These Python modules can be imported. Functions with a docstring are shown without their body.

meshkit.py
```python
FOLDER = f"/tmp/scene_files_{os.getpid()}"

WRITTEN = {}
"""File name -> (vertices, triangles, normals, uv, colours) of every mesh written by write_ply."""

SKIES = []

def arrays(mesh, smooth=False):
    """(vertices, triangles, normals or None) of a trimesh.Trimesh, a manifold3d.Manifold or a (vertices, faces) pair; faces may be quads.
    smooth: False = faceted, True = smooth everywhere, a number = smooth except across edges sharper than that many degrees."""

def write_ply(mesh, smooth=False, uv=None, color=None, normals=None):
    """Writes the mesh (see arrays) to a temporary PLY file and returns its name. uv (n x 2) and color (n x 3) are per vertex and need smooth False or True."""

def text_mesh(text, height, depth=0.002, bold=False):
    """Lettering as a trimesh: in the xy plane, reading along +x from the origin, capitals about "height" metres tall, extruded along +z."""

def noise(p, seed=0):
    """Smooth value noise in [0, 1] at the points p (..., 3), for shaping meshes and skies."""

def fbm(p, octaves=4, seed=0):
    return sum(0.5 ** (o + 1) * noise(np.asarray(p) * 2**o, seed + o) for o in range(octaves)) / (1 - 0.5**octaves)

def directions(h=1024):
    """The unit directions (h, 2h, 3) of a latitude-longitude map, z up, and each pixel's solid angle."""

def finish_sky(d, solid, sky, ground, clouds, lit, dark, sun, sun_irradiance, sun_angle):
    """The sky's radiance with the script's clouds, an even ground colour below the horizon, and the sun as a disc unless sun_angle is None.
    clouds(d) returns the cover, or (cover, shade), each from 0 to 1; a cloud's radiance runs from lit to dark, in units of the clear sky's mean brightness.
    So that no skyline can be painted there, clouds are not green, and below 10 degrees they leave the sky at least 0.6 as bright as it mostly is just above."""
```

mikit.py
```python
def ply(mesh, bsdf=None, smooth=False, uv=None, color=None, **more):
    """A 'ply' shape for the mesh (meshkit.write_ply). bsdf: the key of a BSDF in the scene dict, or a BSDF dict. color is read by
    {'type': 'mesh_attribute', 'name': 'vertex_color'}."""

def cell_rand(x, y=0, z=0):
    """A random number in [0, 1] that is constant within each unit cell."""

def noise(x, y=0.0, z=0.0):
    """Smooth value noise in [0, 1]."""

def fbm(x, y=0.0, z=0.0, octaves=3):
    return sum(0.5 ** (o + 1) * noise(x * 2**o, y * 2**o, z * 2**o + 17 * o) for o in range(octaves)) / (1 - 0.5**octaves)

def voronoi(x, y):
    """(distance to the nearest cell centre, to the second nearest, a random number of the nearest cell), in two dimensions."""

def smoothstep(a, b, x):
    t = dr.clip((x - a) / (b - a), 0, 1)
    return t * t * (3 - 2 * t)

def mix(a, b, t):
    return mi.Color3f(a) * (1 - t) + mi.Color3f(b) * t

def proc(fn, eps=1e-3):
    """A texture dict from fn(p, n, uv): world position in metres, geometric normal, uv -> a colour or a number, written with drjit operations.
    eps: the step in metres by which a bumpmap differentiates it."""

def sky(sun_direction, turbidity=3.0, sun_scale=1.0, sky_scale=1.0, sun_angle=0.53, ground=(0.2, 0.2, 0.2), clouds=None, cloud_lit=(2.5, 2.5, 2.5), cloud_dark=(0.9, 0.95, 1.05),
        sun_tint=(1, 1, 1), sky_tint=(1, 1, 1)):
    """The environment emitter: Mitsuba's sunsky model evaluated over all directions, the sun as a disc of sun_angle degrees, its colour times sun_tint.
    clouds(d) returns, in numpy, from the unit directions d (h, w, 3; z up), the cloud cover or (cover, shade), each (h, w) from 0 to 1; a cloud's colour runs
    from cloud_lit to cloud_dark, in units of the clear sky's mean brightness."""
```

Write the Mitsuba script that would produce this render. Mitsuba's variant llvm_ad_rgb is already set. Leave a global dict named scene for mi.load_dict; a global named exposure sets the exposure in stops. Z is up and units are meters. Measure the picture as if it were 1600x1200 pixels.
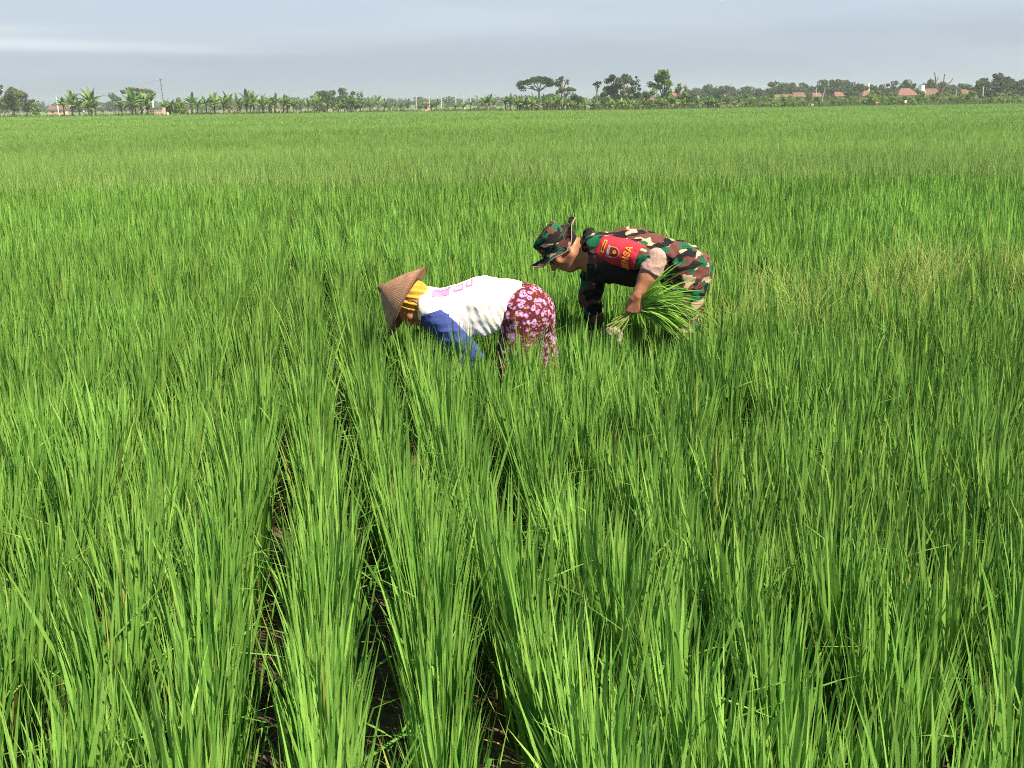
import math
import numpy as np
import trimesh
import drjit as dr
import mitsuba as mi
import mikit
import meshkit
from mikit import proc, noise, fbm, voronoi, cell_rand, smoothstep, mix

T = mi.ScalarTransform4f
scene, labels = {}, {}
V = lambda *a: np.array(a, float)

# ------------------------------------------------------------------ camera
CAM_H = 1.59
PITCH, ROLL = math.radians(12.75), math.radians(0.8)
_f = V(0, math.cos(PITCH), -math.sin(PITCH))
_u = V(0, math.sin(PITCH), math.cos(PITCH)) * math.cos(ROLL) + V(1, 0, 0) * math.sin(ROLL)
scene['camera'] = {
    'type': 'perspective', 'fov': 45.0, 'fov_axis': 'x', 'near_clip': 0.05, 'far_clip': 6000.0,
    'to_world': T().look_at(origin=[0, 0, CAM_H], target=list(V(0, 0, CAM_H) + _f), up=list(_u)),
    'medium': {'type': 'ref', 'id': 'haze_air'},
}

# ------------------------------------------------------------------ sky and sun
SUN = (0.54, -0.38, 0.88)


def cloud_cover(d):
    el = np.degrees(np.arcsin(np.clip(d[..., 2], -1, 1)))
    az = np.degrees(np.arctan2(d[..., 0], d[..., 1]))
    streak = meshkit.fbm(np.stack([az / 9.0, el / 0.8, az * 0], -1), 5, 3)
    low = 1 / (1 + np.exp((el - 2.95 - 0.022 * np.clip(az, -30, 40) - 0.6 * (streak - 0.5)) / 0.26))
    veil = meshkit.fbm(np.stack([az / 20.0, el / 4.0, az * 0 + 5], -1), 5, 8)
    high = np.clip((el - 6.5) / 11, 0, 1)
    cover = 0.74 + 0.25 * low + 0.25 * (veil - 0.5) - 0.68 * high
    # a bright bank of cloud lies low in the west, left of the view
    bank = np.exp(-((az + 22) / 7.5) ** 2) * (np.exp(-((el - 2.75 + 0.025 * (az + 22)) / 0.24) ** 2) + 0.4 * np.exp(-((az + 23) / 4.5) ** 2 - ((el - 3.35) / 0.15) ** 2))
    bank = bank * np.clip(0.7 + 1.4 * (streak - 0.4), 0, 1.2)
    shade = 0.46 + 0.40 * low - 0.14 * np.clip((streak - 0.52) * 4, 0, 1) - 0.7 * bank
    return np.clip(cover + bank, 0, 1), np.clip(shade, 0, 1)


scene['sky'] = mikit.sky(SUN, turbidity=3.0, sun_scale=1.0, sky_scale=0.45, clouds=cloud_cover,
                         cloud_lit=(2.70, 2.98, 3.22), cloud_dark=(1.40, 1.66, 2.02))
exposure = 2.85

# ------------------------------------------------------------------ helpers


def rgb(*c):
    return {'type': 'rgb', 'value': list(map(float, c))}


def ref(k):
    return {'type': 'ref', 'id': k}


SHIFT = [0.0]          # metres along y by which a thing that was modelled elsewhere stands further off
REACH = 1.55           # the far side's tables hold 1/REACH of each distance


def stand_at(y):
    SHIFT[0] = (REACH - 1.0) * y


def moved():
    return {'to_world': T().translate([0, SHIFT[0], 0])} if SHIFT[0] else {}


def add(key, mesh, bsdf, smooth=False, uv=None, **more):
    scene[key] = mikit.ply(mesh, bsdf, smooth=smooth, uv=uv, **moved(), **more)
    return key


def tag(key, label=None, cat=None, group=None, kind=None):
    d = labels.setdefault(key, {})
    for k, v in (('label', label), ('category', cat), ('group', group), ('kind', kind)):
        if v:
            d[k] = v


_count = {}


def numbered(name):
    n = _count.get(name, 0)
    _count[name] = n + 1
    return name if n == 0 else f'{name}_{n:03d}'


def place(x, y, z=0.0, rz=0.0, s=1.0, tilt=0.0, tilt_az=0.0, sz=None):
    m = T().translate([x, y, z])
    if tilt:
        m = m @ T().rotate([math.cos(tilt_az), math.sin(tilt_az), 0], tilt)
    return m @ T().rotate([0, 0, 1], math.degrees(rz)) @ T().scale([s, s, sz if sz else s])


def instance(key, group, m):
    scene[key] = {'type': 'instance', 'shapegroup': ref(group), 'to_world': m}
    return key


def boxes(parts):
    """parts: list of (centre, size) joined into one mesh."""
    out = []
    for c, s in parts:
        b = trimesh.creation.box(s)
        b.apply_translation(c)
        out.append(b)
    return trimesh.util.concatenate(out)


def tube(path, radii, sides=7):
    p = np.asarray(path, float)
    r = np.broadcast_to(np.asarray(radii, float), (len(p),))
    t = np.gradient(p, axis=0)
    t /= np.linalg.norm(t, axis=1, keepdims=True) + 1e-12
    a = np.cross(t, np.where(np.abs(t[:, 2:]) < 0.9, [0, 0, 1.0], [1.0, 0, 0]))
    a /= np.linalg.norm(a, axis=1, keepdims=True) + 1e-12
    b = np.cross(t, a)
    an = np.arange(sides) * 2 * np.pi / sides
    v = p[:, None] + r[:, None, None] * (np.cos(an)[None, :, None] * a[:, None] + np.sin(an)[None, :, None] * b[:, None])
    i, j = np.meshgrid(np.arange(len(p) - 1), np.arange(sides), indexing='ij')
    q = np.stack([i * sides + j, i * sides + (j + 1) % sides, (i + 1) * sides + (j + 1) % sides, (i + 1) * sides + j], -1).reshape(-1, 4)
    v = np.vstack([v.reshape(-1, 3), p[:1], p[-1:]])
    n = len(p) * sides
    k = np.arange(sides)
    caps = np.vstack([np.stack([(k + 1) % sides, k, k * 0 + n], 1), np.stack([n - sides + k, n - sides + (k + 1) % sides, k * 0 + n + 1], 1)])
    f = np.vstack([q[:, [0, 1, 2]], q[:, [0, 2, 3]], caps])
    return trimesh.Trimesh(v, f, process=False)


# ------------------------------------------------------------------ materials


def leaf_bsdf(fn, rough=0.45, trans=0.75, spec=True):
    return {'type': 'principledthin', 'base_color': proc(fn), 'roughness': rough, 'diff_trans': trans, 'eta': 1.35}


def rice_colour(p, n, uv):
    u, v = uv.x, uv.y
    c = mix(mi.Color3f(0.100, 0.262, 0.042), mi.Color3f(0.270, 0.500, 0.105), u)
    c = mix(mi.Color3f(0.16, 0.24, 0.06), c, smoothstep(0.0, 0.22, v))
    patch = noise(p.x * 0.9, p.y * 0.9)
    wide = noise(p.x * 0.11 + 7, p.y * 0.16)
    c = c * (0.85 + 0.30 * patch) * (0.9 + 0.2 * wide)
    c = mix(c, mi.Color3f(0.46, 0.36, 0.11), smoothstep(0.993, 0.996, u) * 0.8)
    tip = smoothstep(0.86, 1.0, v) * smoothstep(0.80, 0.95, u)
    return mix(c, mi.Color3f(0.34, 0.33, 0.08), tip * 0.6)


def far_rice_colour(p, n, uv):
    u, v = uv.x, uv.y
    c = mix(mi.Color3f(0.172, 0.350, 0.076), mi.Color3f(0.335, 0.52, 0.155), u)
    wide = fbm(p.x * 0.05 + 3, p.y * 0.12, 0, 2)
    row = noise(p.x * 0.5, p.y * 1.1 + 11)
    return c * (0.80 + 0.32 * wide) * (0.9 + 0.2 * row)


def dead_colour(p, n, uv):
    return mix(mi.Color3f(0.26, 0.11, 0.03), mi.Color3f(0.52, 0.36, 0.13), uv.x)


def weed_colour(p, n, uv):
    return mix(mi.Color3f(0.24, 0.40, 0.09), mi.Color3f(0.52, 0.58, 0.20), uv.x)


def broad_colour(p, n, uv):
    return mix(mi.Color3f(0.045, 0.12, 0.016), mi.Color3f(0.09, 0.20, 0.03), uv.x)


scene['rice_leaf_bsdf'] = leaf_bsdf(rice_colour, 0.40, 0.46)
scene['far_rice_bsdf'] = leaf_bsdf(far_rice_colour, 0.5)
scene['dead_leaf_bsdf'] = leaf_bsdf(dead_colour, 0.6, 0.5)
scene['cut_leaf_bsdf'] = leaf_bsdf(lambda p, n, uv: mix(mi.Color3f(0.11, 0.32, 0.04), mi.Color3f(0.32, 0.54, 0.11), uv.x), 0.4, 0.5)
scene['weed_bsdf'] = leaf_bsdf(weed_colour, 0.5)
scene['broad_leaf_bsdf'] = leaf_bsdf(broad_colour, 0.45)


def mud_height(p, n, uv):
    return fbm(p.x * 22, p.y * 22, 0, 4) * 0.02


def ground_colour(p, n, uv):
    w = fbm(p.x * 3.1, p.y * 3.1, 0, 4)
    mud = mix(mi.Color3f(0.035, 0.026, 0.020), mi.Color3f(0.12, 0.085, 0.062), smoothstep(0.3, 0.75, w))
    mud = mud * (0.7 + 0.6 * noise(p.x * 40, p.y * 40))
    g = mix(mi.Color3f(0.06, 0.12, 0.02), mi.Color3f(0.15, 0.22, 0.05), fbm(p.x * 0.08, p.y * 0.08, 0, 3))
    return mix(mud, g, smoothstep(20.0, 45.0, dr.sqrt(p.x * p.x + p.y * p.y)))


def ground_rough(p, n, uv):
    return 0.14 + 0.7 * smoothstep(0.40, 0.58, fbm(p.x * 1.7, p.y * 1.7, 3, 3))


scene['ground_bsdf'] = {'type': 'twosided', 'b': {'type': 'bumpmap', 'arbitrary': proc(mud_height), 'scale': 1.0,
                        'b': {'type': 'principled', 'base_color': proc(ground_colour), 'roughness': proc(ground_rough), 'specular': 0.3}}}


def plain(name, c, rough=0.8, spec=0.3, var=0.0, freq=6.0, two=True, **more):
    if var:
        fn = lambda p, n, uv: mi.Color3f(*c) * (1 - var + 2 * var * fbm(p.x * freq, p.y * freq, p.z * freq, 3))
        col = proc(fn)
    else:
        col = rgb(*c)
    b = {'type': 'principled', 'base_color': col, 'roughness': rough, 'specular': spec, **more}
    scene[name] = {'type': 'twosided', 'b': b} if two else b


# ------------------------------------------------------------------ the ground, one sheet
def build_ground():
    fine = np.arange(-5.0, 5.001, 0.045)
    far = np.geomspace(5.3, 1550, 26)
    xs = np.concatenate([-far[::-1], fine, far])
    fy = np.arange(0.5, 9.0, 0.045)
    ys = np.concatenate([-np.geomspace(0.3, 400, 12)[::-1], fy, np.geomspace(9.4, 1550, 26)])
    X, Y = np.meshgrid(xs, ys)
    P = np.stack([X, Y, X * 0], -1)
    w = np.clip((9.5 - np.hypot(X, Y)) / 3.0, 0, 1)
    Z = w * ((meshkit.fbm(P * 5, 3, 1) - 0.5) * 0.07 + (meshkit.fbm(P * 16, 3, 2) - 0.5) * 0.03) - 0.02
    v = np.stack([X, Y, Z], -1).reshape(-1, 3)
    ny, nx = X.shape
    i, j = np.meshgrid(np.arange(ny - 1), np.arange(nx - 1), indexing='ij')
    q = np.stack([i * nx + j, i * nx + j + 1, (i + 1) * nx + j + 1, (i + 1) * nx + j], -1).reshape(-1, 4)
    add('ground', (v, q), 'ground_bsdf', smooth=True)
    tag('ground', 'dark wet mud of the paddy showing between the rice rows', kind='structure')


build_ground()

# ------------------------------------------------------------------ blades


def blades(base, length, lean, az, width, curve, rng, segs=4, kink=None, low_w=0.45, tint=None, facing=None, power=1.6, v0=0.0):
    """Tapered ribbons. base (n,3); length, lean, az, width, curve: (n,). Returns (v, f, uv)."""
    n = len(length)
    t = np.linspace(0, 1, segs + 1)
    tm = (t[1:] + t[:-1]) / 2
    ang = lean[:, None] + curve[:, None] * tm[None] ** power
    if kink is not None:
        ang = ang + np.where(tm[None] > kink[:, :1], kink[:, 1:], 0.0)
    step = (length / segs)[:, None]
    h = np.concatenate([np.zeros((n, 1)), np.cumsum(np.sin(ang) * step, 1)], 1)
    z = np.concatenate([np.zeros((n, 1)), np.cumsum(np.cos(ang) * step, 1)], 1)
    c = base[:, None, :] + np.stack([np.cos(az)[:, None] * h, np.sin(az)[:, None] * h, z], -1)
    if facing is None:
        facing = az + np.pi / 2 + rng.normal(0, 0.7, n)
    wd = np.stack([np.cos(facing), np.sin(facing), np.zeros(n)], -1)
    prof = np.minimum(1.0, low_w + 1.5 * t) * (1 - t ** 2.6)
    off = wd[:, None, :] * (width[:, None] * prof[None])[..., None] / 2
    L, R = c - off, c + off
    m = segs + 1
    v = np.concatenate([L[:, :-1], R[:, :-1], c[:, -1:]], 1)          # 2*segs + 1 per blade
    k = np.arange(segs - 1)
    f1 = np.stack([k, segs + k, segs + k + 1], 1)
    f2 = np.stack([k, segs + k + 1, k + 1], 1)
    tip = np.array([[segs - 1, 2 * segs - 1, 2 * segs]])
    f = np.vstack([f1, f2, tip])
    nv = 2 * segs + 1
    F = (f[None] + (np.arange(n) * nv)[:, None, None]).reshape(-1, 3)
    u = rng.random(n) if tint is None else tint
    tt = np.concatenate([t[:-1], t[:-1], t[-1:]]) * (1 - v0) + v0
    uv = np.stack([np.repeat(u, nv), np.tile(tt, n)], 1)
    return v.reshape(-1, 3), F, uv


def join(parts):
    v, f, uv, at = [], [], [], 0
    for a, b, c in parts:
        v.append(a)
        f.append(b + at)
        uv.append(c)
        at += len(a)
    return np.vstack(v), np.vstack(f), np.vstack(uv)


def ribbon(d, bsdf):
    return mikit.ply((d[0], d[1]), bsdf, smooth=True, uv=d[2], **moved())


def tuft(seed, n, segs, wscale=1.0, bent=0.05):
    r = np.random.default_rng(seed)
    parts = []
    n1 = int(n * 0.55)
    ra, th = 0.052 * np.sqrt(r.random(n1)), r.random(n1) * 2 * np.pi
    base = np.stack([ra * np.cos(th), ra * np.sin(th), np.full(n1, -0.02)], 1)
    az = th + r.normal(0, 1.1, n1)
    lean = np.radians(np.abs(r.normal(0, 5.0, n1)) + ra / 0.055 * 1.5)
    parts.append(blades(base, r.uniform(0.40, 0.59, n1), lean, az, r.uniform(0.0080, 0.0134, n1) * wscale,
                        np.radians(np.abs(r.normal(0, 7, n1))), r, segs))
    n2 = n - n1
    ra, th = 0.055 * np.sqrt(r.random(n2)), r.random(n2) * 2 * np.pi
    base = np.stack([ra * np.cos(th), ra * np.sin(th), r.uniform(0.06, 0.2, n2)], 1)
    lean = np.radians(np.abs(r.normal(3, 8, n2)))
    kk = np.stack([r.uniform(0.4, 0.8, n2), np.where(r.random(n2) < bent, r.uniform(0.7, 1.7, n2), 0)], 1)
    parts.append(blades(base, r.uniform(0.28, 0.46, n2), lean, th + r.normal(0, 0.7, n2), r.uniform(0.0090, 0.0148, n2) * wscale,
                        np.radians(np.abs(r.normal(3, 8, n2))), r, segs, kk, v0=0.25))
    return join(parts)


def dead_leaves(seed, n=4):
    r = np.random.default_rng(seed)
    th = r.random(n) * 2 * np.pi
    base = np.stack([0.03 * np.cos(th), 0.03 * np.sin(th), r.uniform(0.0, 0.10, n)], 1)
    return blades(base, r.uniform(0.12, 0.26, n), np.radians(r.uniform(25, 65, n)), th, r.uniform(0.004, 0.008, n),
                  np.radians(r.uniform(20, 70, n)), r, 4)


NEAR_KINDS, MID_KINDS = 16, 10
for k in range(NEAR_KINDS):
    scene[f'near_tuft_{k}'] = {'type': 'shapegroup', 'leaf_blades': ribbon(tuft(100 + k, 80, 5, bent=0.08), 'rice_leaf_bsdf'),
                               'dead_leaf': ribbon(dead_leaves(300 + k, 4 + k % 4), 'dead_leaf_bsdf')}
for k in range(MID_KINDS):
    scene[f'light_tuft_{k}'] = {'type': 'shapegroup', 'leaf_blades': ribbon(tuft(250 + k, 36, 2, 1.45, 0.0), 'rice_leaf_bsdf')}
for k in range(MID_KINDS):
    scene[f'mid_tuft_{k}'] = {'type': 'shapegroup', 'leaf_blades': ribbon(tuft(200 + k, 60, 3, 1.15, 0.03), 'rice_leaf_bsdf')}

ROW = V(-0.164, 0.9865)
ACROSS = V(0.9865, 0.164)
ROW_GAP, HILL_GAP = 0.250, 0.150
# where the two people stand: rice is trodden down there
TRODDEN = [(-0.58, 0.26, 6.02, 6.43), (0.26, 1.16, 6.48, 7.25)]


def rice_near_and_mid():
    rng = np.random.default_rng(11)
    spots = []
    for i in range(-75, 76):
        for j in range(0, 150):
            q = ACROSS * (i * ROW_GAP) + ROW * (j * HILL_GAP)
            right = np.clip((q[0] - 0.2) / 0.8, 0, 1)
            q = q + rng.normal(0, 1, 2) * (0.018 + 0.045 * right) + ACROSS * 0.016 * math.sin(j * 0.31 + i * 1.7)
            rz, ss, tz, ta, kk, skip = rng.random() * 6.283, rng.uniform(0.88, 1.12), abs(rng.normal(0, 2.6)), rng.random() * 6.283, rng.integers(0, 1 << 20), rng.random()
            x, y = q
            if y < 1.45 or y > 18.4 + 0.02 * x or abs(x) > 0.56 * y + 1.6:
                continue
            if skip < 0.03 or (right > 0.5 and skip < 0.06):
                continue
            inside = max((min((x - a) / 0.06, (b - x) / 0.06, (y - c) / 0.05, (d - y) / 0.05) for a, b, c, d in TRODDEN))
            if inside > 0:
                if skip < 0.55:
                    continue
                ss *= 0.62
            elif 0.42 < x < 1.0 and 5.6 < y < 6.48:
                ss *= 0.78
            elif -0.36 < x < 0.28 and 5.3 < y < 5.98:
                ss *= 0.92
            spots.append((x, y, rz, ss, tz, ta, kk))
    def share(s):
        x, y = s[0], s[1]
        return (y + (3.0 if abs(x) > 0.41 * y + 0.15 else 0))
    spots.sort(key=share)
    n = 0
    for idx, (x, y, rz, ss, tz, ta, kk) in enumerate(spots):
        if n < 300 and abs(x) <= 0.41 * y + 0.15:
            key = numbered('rice_plant')
            n += 1
            instance(key, f'near_tuft_{kk % NEAR_KINDS}', place(x, y, 0, rz, ss, tz, ta))
            tag(key, 'clump of upright green rice blades in the rows nearest the viewer, before the two people', 'rice plant', 'rice clumps of the nearest rows')
            labels[key + '__leaf_blades'] = {'kind': 'stuff'}
            labels[key + '__dead_leaf'] = {'kind': 'stuff', 'label': 'withered orange leaves at the foot of the clump'}
        else:
            near, mid = y < 7.0, y < 11.5
            instance(f'rice_field__{idx + 1:05d}', f'near_tuft_{kk % NEAR_KINDS}' if near else f'mid_tuft_{kk % MID_KINDS}' if mid else f'light_tuft_{kk % MID_KINDS}', place(x, y, 0, rz, ss, tz, ta))
    tag('rice_field', 'wide field of dense green rice spreading behind the nearest rows to the tree line', 'rice', kind='stuff')


rice_near_and_mid()


def strip(y0, y1, x0, x1, per_m2, hgt, wid, segs, rng, col_bias=0.0, n_most=400000):
    n = min(int(per_m2 * (y1 - y0) * (x1 - x0)), n_most)
    base = np.stack([rng.uniform(x0, x1, n), rng.uniform(y0, y1, n), np.zeros(n)], 1)
    return base, n


def rice_far():
    rng = np.random.default_rng(21)
    parts = []
    # (near edge, far edge, blades per m2, height, width, segments): each parcel starts behind a bare bund
    zones = [(20.6, 33.0, 270, 0.62, 0.014, 2), (33.8, 50.0, 150, 0.56, 0.020, 2), (51.2, 88.0, 80, 0.56, 0.034, 2), (90.0, 153.0, 30, 0.56, 0.062, 2), (154.5, 262.0, 12, 0.58, 0.12, 2)]
    for y0, y1, dens, hgt, wid, segs in zones:
        n = int(dens * (y1 - y0) * (0.5 * (y0 + y1) + 8))
        y = np.sqrt(rng.uniform(y0 ** 2, y1 ** 2, n))
        x = rng.uniform(-1, 1, n) * (0.5 * y + 4.0)
        # rows
        if y0 < 48:
            a = x * ACROSS[0] + y * ACROSS[1]
            b = x * ROW[0] + y * ROW[1]
            a = (np.round(a / ROW_GAP) * ROW_GAP) + rng.normal(0, 0.075, n)
            b = (np.round(b / 0.19) * 0.19) + rng.normal(0, 0.05, n)
            x, y = a * ACROSS[0] + b * ROW[0], a * ACROSS[1] + b * ROW[1]
        keep = y < REACH * np.interp(x, [-130, -20, 0, 10, 22, 40, 130], [162, 160, 150, 142, 133, 143, 149])
        x, y = x[keep], y[keep]
        n = len(x)
        clump = meshkit.noise(np.stack([x * 2.2, y * 1.6, x * 0], -1), 5)
        L = hgt * rng.uniform(0.75, 1.05, n) * (0.88 + 0.24 * clump)
        az = rng.random(n) * 2 * np.pi
        lean = np.radians(np.abs(rng.normal(0, 13, n)))
        parts.append(blades(np.stack([x, y, np.zeros(n)], 1), L, lean, az, wid * rng.uniform(0.7, 1.25, n), np.radians(np.abs(rng.normal(0, 16, n))), rng, segs, low_w=0.6,
                            facing=rng.random(n) * np.pi, tint=np.clip(rng.normal(0.66 if y0 < 30 else 0.5, 0.28, n), 0, 1)))
    d = join(parts)
    scene['rice_field__far_parcels'] = ribbon(d, 'far_rice_bsdf')
    labels['rice_field__far_parcels'] = {'kind': 'stuff', 'label': 'lighter green rice of the parcels beyond the first bund'}
    print('far rice triangles', len(d[1]))


rice_far()


def undergrowth():
    rng = np.random.default_rng(31)
    # small broad weeds and fallen blades on the mud
    n = 5200
    y = np.sqrt(rng.uniform(1.6 ** 2, 6.6 ** 2, n))
    x = rng.uniform(-1, 1, n) * (0.46 * y + 0.4)
    keep = rng.random(n) < np.where(x > 0.1, 1.0, 0.45)
    x, y = x[keep], y[keep]
    n = len(x)
    base = np.stack([x, y, rng.uniform(-0.01, 0.03, n)], 1)
    a = blades(base, rng.uniform(0.03, 0.09, n), np.radians(rng.uniform(15, 80, n)), rng.random(n) * 6.283, rng.uniform(0.006, 0.016, n), np.radians(rng.uniform(0, 40, n)), rng, 3)
    scene['ground_weeds'] = ribbon(a, 'broad_leaf_bsdf')
    tag('ground_weeds', 'low small-leaved weeds on the mud between the rice clumps', 'weeds', kind='stuff')
    n = 420
    y = np.sqrt(rng.uniform(1.6 ** 2, 7.2 ** 2, n))
    x = rng.uniform(-1, 1, n) * (0.44 * y + 0.2)
    base = np.stack([x, y, rng.uniform(0.02, 0.30, n)], 1)
    b = blades(base, rng.uniform(0.15, 0.34, n), np.radians(rng.uniform(62, 96, n)), rng.random(n) * 6.283, rng.uniform(0.005, 0.010, n), np.radians(rng.uniform(-10, 30, n)), rng, 4)
    scene['fallen_blades'] = ribbon(b, 'rice_leaf_bsdf')
    tag('fallen_blades', 'broken green rice blades lying across the gaps between rows', 'fallen leaves', kind='stuff')
    # yellow-green weedy grass spilling over the rice to the right of the people
    n = 11000
    s = rng.random(n)
    x = 1.22 + s * 3.9 + rng.normal(0, 0.10, n)
    y = 6.95 + s * 2.7 + rng.normal(0, 0.48, n) + 0.18 * np.sin(s * 17)
    dens = meshkit.noise(np.stack([x * 2.6, y * 2.6, x * 0], -1), 4)
    keep = dens > 0.40
    x, y = x[keep], y[keep]
    n = len(x)
    c = blades(np.stack([x, y, rng.uniform(0.0, 0.2, n)], 1), rng.uniform(0.38, 0.62, n), np.radians(np.abs(rng.normal(14, 15, n))), rng.random(n) * 6.283,
               rng.uniform(0.003, 0.007, n), np.radians(np.abs(rng.normal(40, 38, n))), rng, 5, tint=np.clip(rng.normal(0.45, 0.3, n), 0, 1))
    scene['weedy_grass'] = ribbon(c, 'weed_bsdf')
    tag('weedy_grass', 'band of pale yellowish weedy grass among the rice beside the bending person in camouflage', 'grass', kind='stuff')


undergrowth()

# ------------------------------------------------------------------ signed-distance modelling of the people


def smin(a, b, k):
    h = np.maximum(k - np.abs(a - b), 0) / k
    return np.minimum(a, b) - h * h * k * 0.25


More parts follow.
